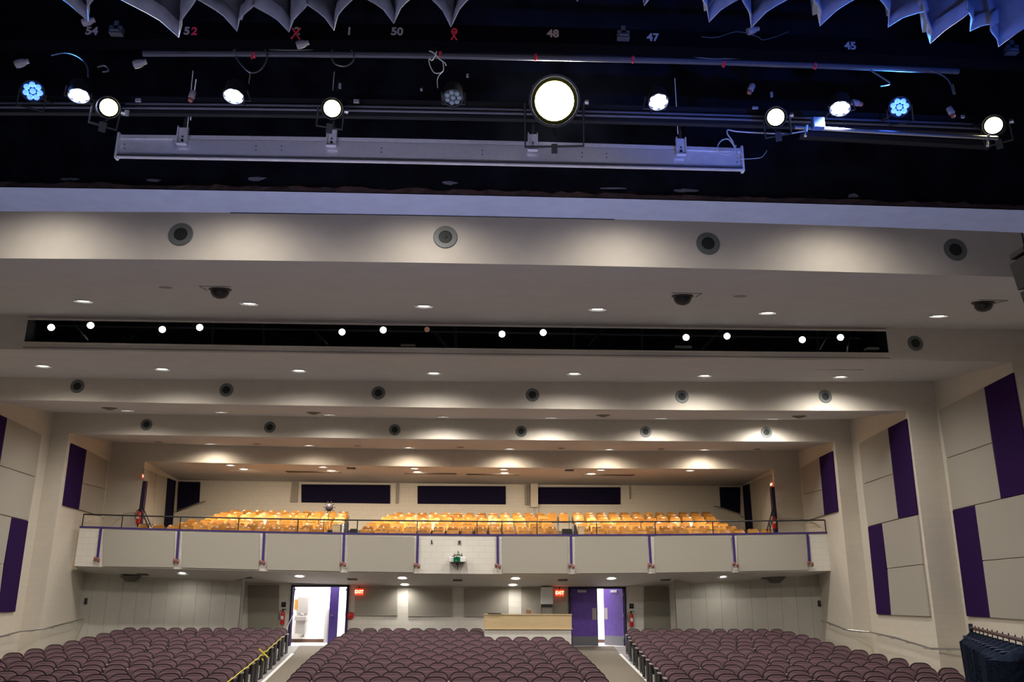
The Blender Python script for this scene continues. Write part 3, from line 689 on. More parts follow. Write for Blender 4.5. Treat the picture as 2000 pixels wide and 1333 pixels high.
for i, (x, y) in enumerate([(280, 1122), (483, 1128), (688, 1131.5), (894, 1133.5), (1099, 1133), (1300, 1132.5), (1496, 1129)]):
    p, n = under_pt(x, y); o = MB().box((0, 0, 0), (.34, .24, .02)).build('air_vent', DIFM); o.location = p + Vector((0, 0, -.012)); o.rotation_euler = (math.radians(-12), 0, 0)
    b = MB(); [b.box((0, dy, -.012), (.30, .012, .006)) for dy in (-.07, 0, .07)]; b.build('louvre', BLACK, o)
    tag(o, 'small dark vent under the balcony, ' + ('leftmost' if i == 0 else 'rightmost' if i == 6 else ORD[i + 1] + ' from left'), 'air vent', 'small vents under the balcony')
for i, (x, y) in enumerate([(258, 1130), (1512, 1133)]):
    p = at(x, y, YRS - .1); o = MB().add([(-.34, 0, .08), (.34, 0, .08), (.12, 0, -.12), (-.12, 0, -.12), (-.34, -.3, .08), (.34, -.3, .08), (.12, -.2, -.12), (-.12, -.2, -.12)], [(0, 1, 2, 3), (7, 6, 5, 4), (0, 4, 5, 1), (1, 5, 6, 2), (2, 6, 7, 3), (3, 7, 4, 0)]).build('wall_speaker', mat('speaker_grey', (.12, .11, .09), .8)); o.location = p
    tag(o, ['dark wedge-shaped box under the balcony at the left', 'dark wedge-shaped box under the balcony at the right'][i], 'wall box')
# purple cap on the parapet
b = MB(); P = [el.p(xbl2 + (xbr2 - xbl2) * i / 24) for i in range(25)]
for p, q in zip(P, P[1:]): b.add([p + Vector((0, -.03, .02)), q + Vector((0, -.03, .02)), q + Vector((0, -.03, -.035)), p + Vector((0, -.03, -.035)), p + Vector((0, .16, .02)), q + Vector((0, .16, .02)), q + Vector((0, .16, -.035)), p + Vector((0, .16, -.035))], [(0, 1, 2, 3)[::-1], (4, 5, 6, 7), (0, 4, 5, 1)[::-1], (3, 2, 6, 7)])
struct(b.build('trim_parapet', PURPT))
b = MB()
for p, q in zip(P, P[1:]): b.add([p + Vector((0, .16, .02)), q + Vector((0, .16, .02)), q + Vector((0, .16, -1.0)), p + Vector((0, .16, -1.0))], [(0, 1, 2, 3)])
struct(b.build('wall_balcony_inner', WHITEB))
# fascia panels
FP = [(203, 341), (356, 507), (522, 665), (679, 808), (981, 1109), (1124, 1264), (1278, 1427), (1440, 1576)]
for i, (x0, x1) in enumerate(FP):
    q = [(x0 - (1 if i > 3 else -1) * 0, lerp_pts(LED, x0) + 4), (x1, lerp_pts(LED, x1) + 4), (x1 + (x1 - 880) * .004, lerp_pts(BOT, x1) - 1.5), (x0 + (x0 - 880) * .004, lerp_pts(BOT, x0) - 1.5)]
    wall_panel('acoustic_panel', [at(x, y, YBF - .055) for x, y in q], GREYP, 'wide grey fabric panel on the balcony front, ' + ('leftmost' if i == 0 else 'rightmost' if i == 7 else ORD[i + 1] + ' from left'), 'grey panels on the balcony front', (0, 1, 0))
# purple ribbons ending in paired theatre masks
ST = [(197, 190, 1093), (349, 345, 1096), (516, 513, 1099), (672, 670, 1102), (816, 814.5, 1105), (972, 972.5, 1106), (1115, 1116, 1106), (1268, 1271.5, 1105), (1432, 1436, 1103), (1577, 1582, 1101)]
for i, (xt, xb2, ym) in enumerate(ST):
    pt, pb = at(xt, lerp_pts(LED, xt) + 2, YBF - .075), at(xb2, ym, YBF - .075); hw = .042
    root = empty('mask_banner', pb, 'purple ribbon with paired theatre masks on the balcony front, ' + ('leftmost' if i == 0 else 'rightmost' if i == 9 else ORD[i + 1] + ' from left'), 'decoration', 'ribbons with masks on the balcony front')
    b = MB(); t = pt - pb; b.slab([(-hw, 0, .0), (hw, 0, .0), (t.x + hw, 0, t.z), (t.x - hw, 0, t.z)], (0, .012, 0)); b.build('ribbon', PURPT, root)
    for s, rot in ((-1, .22), (1, -.18)):
        M = Matrix.Translation((s * .055, -.03 - .01 * s, -.01 - .02 * s)) @ Matrix.Rotation(rot * s * s, 4, 'Y')
        m = MB(); out = [(-.055, .07), (0, .06), (.055, .07), (.062, .01), (.045, -.055), (0, -.09), (-.045, -.055), (-.062, .01)]
        m.add([(x, 0, z) for x, z in out] + [(0, -.035, 0)] + [(x * .6, -.028, z * .6) for x, z in out], [(i_, (i_ + 1) % 8, 9 + (i_ + 1) % 8, 9 + i_) for i_ in range(8)] + [(9 + i_, 9 + (i_ + 1) % 8, 8) for i_ in range(8)], M)
        mk = m.build('mask', MASK, root, True)
        f = MB(); [f.box((ex_, -.036, .022), (.022, .006, .010), M) for ex_ in (-.022, .022)]; f.box((0, -.036, -.030), (.04, .006, .012), M); f.build('mask_openings', BLACK, mk)
# black guard rail
posts = [160, 237, 351, 465.5, 581.5, 698, 815, 932, 1049, 1165.5, 1280, 1392.5, 1504, 1612.5]
RT = [(160, 1005.5), (237, 1007), (351, 1010), (466, 1012.5), (581, 1015), (698, 1017), (815, 1018.5), (932, 1019), (1049, 1019.5), (1165, 1019.5), (1280, 1019.3), (1392, 1019), (1504, 1018), (1612.5, 1016.5)]
er = Edge(YBF + .06, RT); root = empty('guard_rail', el.p(XC, .06, .02), 'black metal guard rail along the top of the balcony front', 'railing'); sh = Vector(root.location)
x0, x1 = at(161, 1010, YBF).x, at(1612, 1018, YBF).x
MB().tube([er.p(x0 + (x1 - x0) * i / 20) for i in range(21)], .024, 8).build('top_rail', BLACK, root, shift=sh)
for px in posts:
    X = at(px, 1020, YBF).x; MB().tube([(X, YBF + .06, el.z(X)), (X, YBF + .06, er.z(X))], .019, 6).build('post', BLACK, root, shift=sh)
# projector on its shelf
p = at(894, 1095, YBF); root = empty('projector', (p.x, YBF - .02, at(894, 1098, YBF).z), 'white projector with a green lens mounted mid balcony front', 'projector')
MB().box((0, -.22, .06), (.56, .42, .17)).build('housing', WHITEM, root, bevel=.02)
b = MB(); b.lathe([(.09, 0), (.09, .03), (.075, .035), (.04, .02), (.01, .025)], 24, M=Matrix.Translation((-.02, -.43, .06)) @ Matrix.Rotation(math.radians(90), 4, 'X')); b.build('lens', GREENL, root, True)
b = MB(); b.box((-.02, -.432, .06), (.22, .006, .16)); b.build('lens_panel', mat('green_window', (.0, .16, .06), .2), root)
b = MB(); [b.box((-.2 + k * .02, -.433, .06), (.008, .004, .1)) for k in range(5)]; b.build('vent_slots', mat('vent_grey', (.45, .45, .45), .5), root)
b = MB(); b.box((0, -.12, -.04), (.4, .24, .03)); b.lathe([(.05, 0), (.05, .05), (.03, .055)], 16, M=Matrix.Translation((0, -.2, -.11))); b.tube([(0, -.02, -.25), (0, -.2, -.06)], .015); b.build('bracket', PIPE, root)
b = MB(); b.tube([(-.14, -.1, .15), (-.12, -.06, .26), (-.04, -.03, .20), (.02, -.04, .33), (.08, -.05, .19), (.14, -.1, .27), (.15, -.14, .15)], .012, 6); b.tube([(.0, -.03, .36), (.01, -.03, .2)], .01); b.tube([(-.2, -.1, .15), (-.1, -.12, .2), (.02, -.12, .22), (.16, -.12, .19)], .02, 6); b.build('cables', mat('dark_cable', (.03, .04, .03), .5), root)
for nm, x, y, wd, ht, lab in (('outlet', 897.5, 1060, .12, .13, 'small grey outlet plate above the projector'), ):
    p = at(x, y, YBF - .02); o = MB().box((0, 0, 0), (wd, .03, ht)).build(nm, mat('outlet_grey', (.35, .33, .32), .5), None, bevel=.006); o.location = p; tag(o, lab, 'outlet')
    MB().lathe([(.035, 0), (.03, .01)], 12, M=Matrix.Translation((0, -.016, .02)) @ Matrix.Rotation(math.radians(90), 4, 'X')).build('socket', BLACK, o); MB().lathe([(.03, 0), (.025, .01)], 12, M=Matrix.Translation((0, -.016, -.03)) @ Matrix.Rotation(math.radians(90), 4, 'X')).build('socket', BLACK, o)
p = at(843, 1059, YBF - .02); o = MB().box((0, 0, 0), (.035, .03, .12)).box((.02, 0, -.05), (.04, .03, .02)).build('wall_hook', BLACK); o.location = p; tag(o, 'tiny black hook on the white middle of the balcony front', 'hook')

# balcony floor: steps under the wooden seats
YK = [31.75 + .93 * k for k in range(7)]; TOPY = [1036, 1029.7, 1023.2, 1016.8, 1011.2, 1006.4, 1002.0]
def seat_top(px, k): return at(px, TOPY[k] + (lerp_pts(LED, px) - 1045) * (1 - k * .03), YK[k])
BH = .80
BZ = [seat_top(900, k).z - BH for k in range(7)]
b = MB()
for k in range(7):
    y0 = YK[k] - .55 if k else YBF + .17; y1 = YK[k] + .38 if k < 6 else YB - .02
    for i in range(16):
        pa, pb = 272 + (1511 - 272) * i / 16, 272 + (1511 - 272) * (i + 1) / 16
        A, B = seat_top(pa, k), seat_top(pb, k); xa, xb = A.x, B.x
        if k > 3: xa, xb = max(xa, XBL - .3), min(xb, XBR + .3)
        if xb <= xa: continue
        b.slab([(xa, y0, A.z - BH), (xb, y0, B.z - BH), (xb, y1, B.z - BH), (xa, y1, A.z - BH)], (0, 0, -.6))
struct(b.build('floor_balcony', SEATF))

# ---------------------------------------------------------------- wooden balcony seats
def plate(wb, wt, h, th, bow, rc, n=6, m=6):
    """bent plywood plate in local x,z; rounded upper corners; bowed along x"""
    out = [(-wb / 2, 0), (wb / 2, 0)]
    out += [(wt / 2 - rc + rc * math.cos(a), h - rc + rc * math.sin(a)) for a in [i * math.pi / 2 / 5 for i in range(6)]]
    out += [(-wt / 2 + rc - rc * math.sin(a), h - rc + rc * math.cos(a)) for a in [i * math.pi / 2 / 5 for i in range(6)]]
    return out
def bent(b, out, th, bow, M):
    """fill the outline with vertical strips so it can be bowed"""
    xs = sorted(set(round(x, 5) for x, _ in out)); xs = sorted(set(xs + [xs[0] + (xs[-1] - xs[0]) * i / 8 for i in range(9)]))
    def span(x):
        z = []
        for i in range(len(out)):
            (x0, z0), (x1, z1) = out[i], out[(i + 1) % len(out)]
            if min(x0, x1) - 1e-6 <= x <= max(x0, x1) + 1e-6:
                if abs(x1 - x0) < 1e-6: z += [z0, z1]
                else: z.append(z0 + (z1 - z0) * (x - x0) / (x1 - x0))
        return min(z), max(z)
    vs = []; W = xs[-1] - xs[0]
    for x in xs:
        lo, hi = span(x); y = bow * (1 - (2 * x / W) ** 2)
        vs += [(x, y, lo), (x, y, hi), (x, y + th, lo), (x, y + th, hi)]
    fs = []
    for i in range(len(xs) - 1):
        a, c = 4 * i, 4 * i + 4; fs += [(a, c, c + 1, a + 1), (a + 2, a + 3, c + 3, c + 2), (a + 1, c + 1, c + 3, a + 3), (a, a + 2, c + 2, c)]
    e = 4 * (len(xs) - 1); fs += [(0, 1, 3, 2), (e, e + 2, e + 3, e + 1)]
    return b.add(vs, fs, M)
def make_wood_seat():
    root = empty('wooden_chair', (0, 0, 0), 'x', 'seat')
    b = MB(); bent(b, plate(.425, .385, .43, .014, .03, .07), .014, .035, Matrix.Translation((0, 0, .385)) @ Matrix.Rotation(math.radians(-12), 4, 'X')); bk = b.build('backrest', WOODS, root, True)
    b = MB(); bent(b, plate(.40, .385, .38, .014, .02, .05), .014, .02, Matrix.Translation((0, -.10, .40)) @ Matrix.Rotation(math.radians(-22), 4, 'X')); st = b.build('seat_board', WOODS, root, True)
    sd, sd2 = [MB().tube([(s * .225, .0, 0), (s * .225, -.02, .43), (s * .225, .10, .62)], .014, 5).build('standard', BLACK, root) for s in (-1, 1)]
    b = MB(); [b.lathe([(.012, 0), (.008, .006)], 8, M=Matrix.Translation((s * .17, -.004, .52)) @ Matrix.Rotation(math.radians(90), 4, 'X')) for s in (-1, 1)]; bo = b.build('bolts', STEEL, root)
    kids(root, bk, st, sd, sd2, bo); return root
BXL = [(267, 664), (345, 668), (363, 671), (399, 674), (414, 677), (427, 680), (447, 683)]
BXC = [(700, 1094), (705, 1090), (712, 1085), (727, 1080), (742, 1075), (752, 1072), (767, 1112)]
BXR = [(1129, 1511), (1127, 1441), (1125, 1424), (1122, 1408), (1120, 1400), (1118, 1394), (1116, 1391)]
proto = None; NB = 0
for bl, BX in (('left', BXL), ('centre', BXC), ('right', BXR)):
    for k, (a, c) in enumerate(BX):
        A, B = seat_top(a, k), seat_top(c, k); n = max(1, round((B.x - A.x) / .505)); s = (B.x - A.x) / n
        for i in range(n):
            X = A.x + s * (i + .5); px = a + (c - a) * (i + .5) / n; z = seat_top(px, k).z - BH
            if proto is None: o = proto = make_wood_seat()
            else: o = copy_tree(proto)
            o.location = (X, YK[k] - .06, z); o.rotation_euler = (0, 0, random.uniform(-.02, .02)); NB += 1
            pos = 'at its left end' if i == 0 else 'at its right end' if i == n - 1 else ORD[i + 1] + ' from its left end'
            tag(o, 'honey wooden seat, %s balcony block, %s row from the rail, %s' % (bl, ORD[k + 1], pos), 'seat', 'wooden seats in the %s balcony block' % bl)
print('balcony seats', NB)

# dark ornament, music stand bits, boxes and cases at the balcony rail
p = at(643, 992, 34.6); root = empty('spiky_ornament', p, 'dark round ornament with spiky knobs standing above the left balcony seats', 'ornament')
b = MB(); b.lathe([(.01, -.14)] + [(.15 * math.sin(a), -.15 * math.cos(a)) for a in [math.pi * i / 10 for i in range(1, 10)]] + [(.01, .14)], 16); b.build('ball', mat('gunmetal', (.05, .045, .07), .5, .2, noise=.5, scale=20), root, True)
b = MB()
for k in range(10):
    a = 2 * math.pi * k / 10; b.tube([(math.cos(a) * .13, 0, math.sin(a) * .13), (math.cos(a) * .22, 0, math.sin(a) * .22)], .014, 6); b.lathe([(.01, 0), (.028, .01), (.01, .025)], 8, M=Matrix.Translation((math.cos(a) * .22, 0, math.sin(a) * .22)))
b.build('knobs', BLACK, root)
b = MB(); b.tube([(0, 0, -.15), (0, 0, -1.35)], .012); b.tube([(-.2, 0, -1.35), (.2, 0, -1.35)], .012); b.build('stand', BLACK, root)
p = at(632, 1030, 31.2)
b = MB(); b.tube([(0, 0, -.5), (0, 0, .18), (.02, 0, .32)], .011); b.tube([(-.16, 0, .06), (.14, 0, .10)], .008); o = b.build('microphone_stand', BLACK); o.location = p; tag(o, 'thin black microphone stand behind the rail, left balcony block', 'stand')
for i, (x0, x1, y0, y1, mt, lab, cat, nm) in enumerate([
    (651, 665, 1026, 1041, WOODB, 'brown wooden box behind the rail beside the left aisle', 'box', 'wooden_box'), (666, 673, 1021, 1042, STEEL, 'grey upright cylinder at the left balcony aisle', 'cylinder', 'gas_cylinder'), (675, 680.5, 1016, 1042, PIPE, 'dark grey upright cylinder right of the pale one, left aisle', 'cylinder', 'gas_cylinder'),
    (685, 697, 1034, 1042, BLACK, 'low black case in the left balcony aisle', 'case', 'equipment_case'), (641, 649, 1036, 1041, BLACK, 'tiny black box by the wooden box at the rail', 'box', 'small_box'),
    (1098, 1116, 1034, 1043, BLACK, 'black case on the floor of the right balcony aisle', 'case', 'equipment_case'), (1117, 1121, 1023, 1043, STEEL, 'pale upright cylinder at the right balcony aisle', 'cylinder', 'gas_cylinder'), (1122, 1127, 1025, 1043, PIPE, 'dark upright cylinder at the right balcony aisle', 'cylinder', 'gas_cylinder'), (1129, 1140, 1030, 1043, WOODB, 'brown wooden box behind the rail at right aisle', 'box', 'wooden_box')]):
    Y = 30.95; p0, p1 = at(x0, y0, Y), at(x1, y1, Y); c = (p0 + p1) / 2; wd, ht = p1.x - p0.x, p0.z - p1.z + .45
    if 'cylinder' in nm: b = MB().lathe([(wd / 2, 0), (wd / 2, ht * .85), (wd * .3, ht * .95), (wd * .12, ht)], 16)
    else: b = MB().box((0, 0, ht / 2), (wd, .3, ht))
    o = b.build(nm, mt, None, True, bevel=.008); o.location = (c.x, Y, p1.z - .45); tag(o, lab, cat)
    if 'box' in nm and wd > .15: MB().box((0, 0, ht + .005), (wd + .02, .32, .02)).build('lid', mt, o)
# side doors, exit signs and extinguishers beside the balcony
for r in (0, 1):
    sx = XUR if r else XUL; s = -1 if r else 1; sd = 'right' if r else 'left'
    q = [(1507, 951), (1510, 949), (1516, 1010), (1512, 1012)] if r else [(278.5, 940), (275, 940), (268, 1001), (272, 1001)]
    o = empty('door_%d' % (4 if r else 3), (sx + s * .02, Y4 + .05, BZ[1]), None, None); o['kind'] = 'structure'
    z1 = at(q[0][0], 951 if r else 940, Y4).z; MB().box((s * .05, .06, (z1 - BZ[1]) / 2), (.12, .2, z1 - BZ[1])).build('door_leaf', mat('door_purple_shaded', (.02, .012, .05), .6), o)  # shade on the side door is put into this darker purple
    p = at(1509, 947, Y4 - .02) if r else at(278, 931, Y4 - .02)
    o = MB().box((0, 0, 0), (.06, .16, .17)).build('exit_sign', mat('exit_glow_dim', (.5, .05, .03), .5, emit=(1, .10, .06), es=.35), None, bevel=.01); o.location = p + Vector((s * .02, 0, 0)); tag(o, 'small red glowing sign over the %s balcony door' % sd, 'exit sign')
    text_mesh('sign_letters', 'EXIT', .12, Matrix.Translation((s * .032, 0, 0)) @ Matrix.Rotation(math.radians(90) * s, 4, 'Z') @ Matrix.Rotation(math.radians(90), 4, 'X'), EXITW, o)

def extinguisher(p, label):
    root = empty('fire_extinguisher', p, label, 'fire extinguisher')
    MB().lathe([(.065, 0), (.075, .02), (.075, .36), (.06, .42), (.025, .46)], 18).build('cylinder', RED, root, True)
    b = MB(); b.box((0, 0, .49), (.05, .05, .06)); b.box((.04, 0, .53), (.15, .03, .02)); b.build('handle', BLACK, root)
    MB().tube([(-.02, 0, .50), (-.10, 0, .48), (-.13, 0, .36), (-.11, 0, .16)], .012, 6).build('hose', BLACK, root, True)
    b = MB(); b.box((0, -.076, .24), (.09, .004, .12)); b.build('instruction_label', mat('label_white', (.7, .7, .68), .6), root)
extinguisher(at(269, 1024, Y4 - .09), 'red fire extinguisher at the left end of the balcony')
extinguisher(at(1512.5, 1033, Y4 - .09), 'red fire extinguisher at the right end of the balcony')
# handrails: balcony corners and ends
def handrail(name, pts, label, r=.022, brk=(), m=STEEL, back=Vector((0, .09, -.08))):
    root = empty(name, pts[0], label, 'handrail'); sh = Vector(root.location)
    MB().tube(pts, r, 8).build('rail', m, root, True, shift=sh)
    for q in brk: q = Vector(q); MB().tube([q, q + Vector((0, 0, -.05)), q + back], .012, 6).build('bracket', m, root, shift=sh)
    return root
P = [at(338, 1003, YB - .7), at(344, 999, YB - .3), at(391, 981.5, YB - .3), at(402, 980.5, YB - .3)]
handrail('handrail', P, 'short sloping handrail in the left rear corner of the balcony', brk=[P[1].lerp(P[2], .5), P[1].lerp(P[2], .95)], back=Vector((0, .25, 0)))
P = [at(1464, 1011.5, YB - .7), at(1448, 1011, YB - .35), at(1444, 1004, YB - .3), at(1406, 990.5, YB - .3), at(1394, 989.5, YB - .3)]
handrail('handrail', P, 'short sloping handrail in the right rear corner of the balcony', brk=[P[2].lerp(P[3], .5), P[2].lerp(P[3], .95)], back=Vector((0, .25, 0)))
P = [at(164, 1020, YBF + .5), at(200, 1009, YBF + 1.4), at(240, 1004, Y4 - .15), at(270, 1002, Y4 - .15)]
handrail('handrail', P, 'thin handrail on the wall at the left end of the balcony', r=.018, brk=[P[1]])
P = [at(1607, 1032, YBF + .5), at(1582, 1019, YBF + 1.4), at(1560, 1013, Y4 - .15), at(1517, 1015, Y4 - .15)]
handrail('handrail', P, 'thin handrail on the wall at the right end of the balcony', r=.018, brk=[P[1]])
for r, q in ((0, [(272, 988), (290, 1030)]), (1, [(1510, 992), (1498, 1036)])):
    A, B = at(*q[0], Y4 + .3), at(*q[1], YBF + 1.0); o = MB().tube([A, B], .03).tube([A + Vector((.1, 0, 0)), B + Vector((.1, 0, 0))], .02).build('stair_rail', PIPE); tag(o, 'grey sloping stair rail by the %s balcony door' % ('right' if r else 'left'), 'handrail')

# ---------------------------------------------------------------- lower side wall handrails
def hr(pts, r, label):
    out = []
    for x, y, seg in pts:
        A, B = {'A': ('Anear', 'Afar'), 'C': ('Cnear', 'Cfar'), 'E': ('Enear', 'Efar')}[seg]; YY = {'A': (Y3, Y4), 'C': (Y2, Y3), 'E': (YS, Y2)}[seg]
        a, b_ = (side(A, r), YY[0]), (side(B, r), YY[1]); q = onwall(x, y, a, b_, .09); c = Vector((0, 0, EYE)); out.append(c + (q - c) * .987)
    s = .1 if r else -.1
    mids = [out[i].lerp(out[i + 1], t) for i in range(len(out) - 1) for t in ((.3, .8) if (out[i + 1] - out[i]).length > 1.5 else (.5,))]
    handrail('handrail', out, label, r=.028, brk=mids, back=Vector((s, 0, -.06)))
hr([(1604, 1213, 'A'), (1657, 1231.5, 'A'), (1699, 1235.5, 'C'), (1750, 1247, 'C'), (1819, 1268, 'C'), (1882, 1269.5, 'E'), (2010, 1272, 'E')], 1, 'steel handrail stepping down the right side wall')
hr([(163, 1210, 'A'), (90, 1228.5, 'A'), (40, 1234, 'C'), (0, 1245, 'C'), (-40, 1258, 'C')], 0, 'steel handrail stepping down the left side wall')
for r, q in ((0, (164.5, 1175)), (1, (1603, 1179.5))):
    a, b_ = (side('Anear', r), Y3), (side('Afar', r), Y4); p = onwall(*q, a, b_, .03); p.y = min(p.y, YRS - .15)
    p = at(q[0] + (3 if r == 0 else -3), q[1], YRS - .03)
    o = MB().box((0, 0, 0), (.09, .05, .20)).build('wall_control', BLACK, None, bevel=.006); o.location = p; MB().box((0, -.027, .03), (.05, .005, .05)).build('display', mat('display_grey', (.1, .1, .1), .2), o)
    tag(o, 'small black wall control under the balcony at the %s' % ('right' if r else 'left'), 'wall control')

# ---------------------------------------------------------------- things on the lower rear wall
def rp(x0, x1, y0, y1, m, label, group, th=.05, Y=None, nm='acoustic_panel'):
    Y = (Y or YR) - th - .01; return wall_panel(nm, [at(x0, y0, Y), at(x1, y0, Y), at(x1, y1, Y), at(x0, y1, Y)], m, label, group, (0, 1, 0), th)
for i, (x0, x1, y0, y1) in enumerate([(694, 776, 1149, 1203.5), (797, 882.5, 1150.5, 1205), (907.5, 993.5, 1151, 1205.5), (1018, 1057, 1150, 1205), (1081.5, 1109, 1149, 1205)]):
    rp(x0, x1, y0, y1, GREYP, ['grey fabric panel on the rear wall, right of the left exit sign', 'grey fabric panel mid rear wall, second from left', 'grey fabric panel behind the left end of the wooden booth', 'grey fabric panel on rear wall behind the booth centre', 'narrow grey fabric panel behind the right exit sign'][i], 'grey panels on the lower rear wall')
rp(484, 544.5, 1144, 1260, GREYD, 'tall dark grey panel left of the left doorway', 'tall dark panels on the rear wall'); rp(1258, 1320, 1147, 1262, GREYD, 'tall dark grey panel right of the purple doors', 'tall dark panels on the rear wall')
for x, y, lab in ((554, 1181.5, 'small black room sign left of the open doorway'), (1233.5, 1184.5, 'small black room sign right of the purple doors')):
    o = MB().box((0, 0, 0), (.16, .02, .17)).build('room_sign', mat('sign_black', (.012, .015, .012), .4)); o.location = at(x, y, YR - .02); MB().box((0, -.012, .02), (.07, .004, .03)).build('raised_mark', mat('sign_mark', (.10, .11, .10), .5), o); tag(o, lab, 'sign')
extinguisher(at(551, 1221, YR - .1), 'red fire extinguisher on the wall left of the open doorway'); extinguisher(at(1233.5, 1225, YR - .1), 'red fire extinguisher on the wall right of the purple doors')
for x, y, lab in ((701.5, 1157, 'lit red exit sign right of the left doorway'), (1093, 1159, 'lit red exit sign left of the purple doors')):
    root = empty('exit_sign', at(x, y, YR - .14), lab, 'exit sign')
    MB().box((0, 0, 0), (.30, .06, .21)).build('sign_box', EXITR, root, bevel=.01); MB().box((0, -.031, 0), (.285, .006, .19)).build('sign_face', mat('exit_face', (.9, .1, .03), .5, emit=(1, .06, .02), es=1.1), root)
    text_mesh('sign_letters', 'EXIT', .15, Matrix.Translation((0, -.038, 0)) @ Matrix.Rotation(math.radians(90), 4, 'X'), EXITW, root, bold=.004)
    MB().tube([(0, 0, .10), (0, 0, .22)], .012).build('stem', BLACK, root)
p = at(684.5, 1203, YR - .02); root = empty('fire_alarm', p, 'round red fire alarm bell beside the left doorway', 'fire alarm')
MB().box((0, 0, 0), (.2, .05, .2)).build('back_box', RED, root, bevel=.008); MB().lathe([(.125, 0), (.12, .03), (.08, .06), (.02, .07)], 22, M=Matrix.Translation((0, -.02, -.01)) @ Matrix.Rotation(math.radians(90), 4, 'X')).build('bell', RED, root, True)
p0, p1 = at(1057, 1147.5, YR - .3), at(1080.5, 1181, YR - .3)
root = empty('conduit_box', ((p0.x + p1.x) / 2, YR - .17, p1.z), 'white boxed duct left of the right exit sign', 'duct'); MB().box((0, 0, (p0.z - p1.z) / 2), (p1.x - p0.x, .3, p0.z - p1.z)).build('duct_cover', WHITEM, root, bevel=.01)
for k in range(7): MB().tube([(-.17 + k * .056, .02, 0), (-.17 + k * .056, .02, -.50)], .016, 6).build('conduit', STEEL, root)
MB().box((0, .0, -.06), (.40, .1, .1)).build('junction_plate', PIPE, root)
p0, p1 = at(646, 1147, 34.2), at(657, 1258, 34.2); o = MB().box((0, 0, (p0.z - ZF) / 2), (p1.x - p0.x, .06, p0.z - ZF)).build('lobby_screen', PURPT, None, bevel=.005); o.location = ((p0.x + p1.x) / 2, 34.2, ZF); tag(o, 'upright purple lobby door edge seen through the left doorway', 'door edge')
MB().lathe([(.03, 0), (.03, .05)], 12, M=Matrix.Translation((-.05, -.03, 1.0)) @ Matrix.Rotation(math.radians(90), 4, 'X')).build('door_knob', STEEL, o, True)
# drinking fountain, poster, partition seen through the open doorway
yb = YR + 2.6
p = at(586, 1252, yb - .2); root = empty('drinking_fountain', (p.x, yb - .01, ZF), 'grey steel drinking fountain seen through the left doorway', 'drinking fountain')
fst = mat('fountain_steel', (.32, .30, .28), .4, .3)
MB().box((0, -.06, 1.35), (.42, .1, .62)).build('back_panel', fst, root, bevel=.02); b = MB(); b.box((0, -.22, .88), (.44, .42, .16)); b.box((0, -.18, .58), (.36, .34, .5)); b.build('basin', fst, root, bevel=.02)
MB().tube([(.08, -.3, .95), (.08, -.32, 1.03), (.0, -.36, 1.05)], .014).build('spout', STEEL, root); MB().tube([(.1, -.12, .4), (.1, -.12, .22), (.0, -.1, .2)], .04, 10).build('drain_pipe', STEEL, root, True)
p = at(579, 1181, yb - .03); o = MB().box((0, 0, 0), (.14, .03, .36)).build('poster', mat('orange_paper', (.75, .22, .02), .6)); o.location = p; tag(o, 'orange notice on the lobby wall above the fountain', 'poster')
p = at(588, 1180, yb - .03); o = MB().box((0, -.03, 0), (.10, .10, .3)).build('soap_dispenser', mat('pale_plastic', (.6, .6, .6), .4), None, bevel=.01); o.location = p; tag(o, 'pale dispenser on the lobby wall beside orange notice', 'dispenser')
p0 = at(637, 1190, yb - .25); p1 = at(645, 1254, yb - .25); o = MB().box((0, 0, (p0.z - ZF) / 2), (p1.x - p0.x, .2, p0.z - ZF)).build('lobby_cabinet', mat('cabinet_grey', (.36, .34, .33), .5)); o.location = ((p0.x + p1.x) / 2, yb - .3, ZF); tag(o, 'narrow grey cabinet in the lobby behind the left doorway', 'cabinet')
MB().box((0, -.102, (p0.z - ZF) / 2), (.012, .005, p0.z - ZF - .1)).build('door_gap', BLACK, o)

# ---------------------------------------------------------------- wooden control booth and white half wall
YO = 29.3
p0, p1 = at(946, 1201, YO), at(1117, 1229.5, YO); zf = floor_z(30)
root = empty('control_booth', ((p0.x + p1.x) / 2, YO + .5, zf), 'pale oak control booth on a white base at the rear', 'booth'); W = p1.x - p0.x
MB().box((0, -.42, (p1.z - zf) / 2), (W - .04, .08, p1.z - zf)).box((-W / 2 + .05, .1, (p1.z - zf) / 2), (.06, 1.0, p1.z - zf)).box((W / 2 - .05, .1, (p1.z - zf) / 2), (.06, 1.0, p1.z - zf)).build('base_wall', WHITEB, root)
for s in (-1, 1): MB().box((s * W / 4, -.47, (p0.z + p1.z) / 2 - zf), (W / 2 - .006, .03, p0.z - p1.z)).build('front_board', WOODB, root, bevel=.003)
for s in (-1, 1): MB().box((s * (W / 2 - .015), .05, (p0.z + p1.z) / 2 - zf), (.03, 1.05, p0.z - p1.z)).build('side_board', WOODB, root)
MB().box((0, -.475, p1.z - zf), (W + .03, .06, .035)).build('moulding', WOODB, root, bevel=.005); MB().box((0, -.44, p0.z - zf), (W + .03, .12, .03)).build('cap', WOODB, root, bevel=.005)
MB().box((0, .0, p0.z - zf - .22), (W - .1, .7, .03)).build('counter', WOODB, root)
p = at(1032.5, 1200, YO + .1); o = MB().box((0, 0, .07), (.15, .12, .12)).build('small_wooden_box', mat('brown_wood_box', (.30, .15, .06), .5), None, bevel=.006); o.location = p + Vector((0, 0, .0)); tag(o, 'small brown box standing on the oak booth', 'box'); MB().box((.02, -.02, .135), (.08, .05, .015)).build('lid_knob', WOODB, o)
p = at(966, 1200, YO + .1); o = MB().box((0, 0, .02), (.42, .25, .022)).build('closed_laptop', BLACK, None, bevel=.004); o.location = p; tag(o, 'flat dark laptop lying at the left end of the booth', 'laptop')

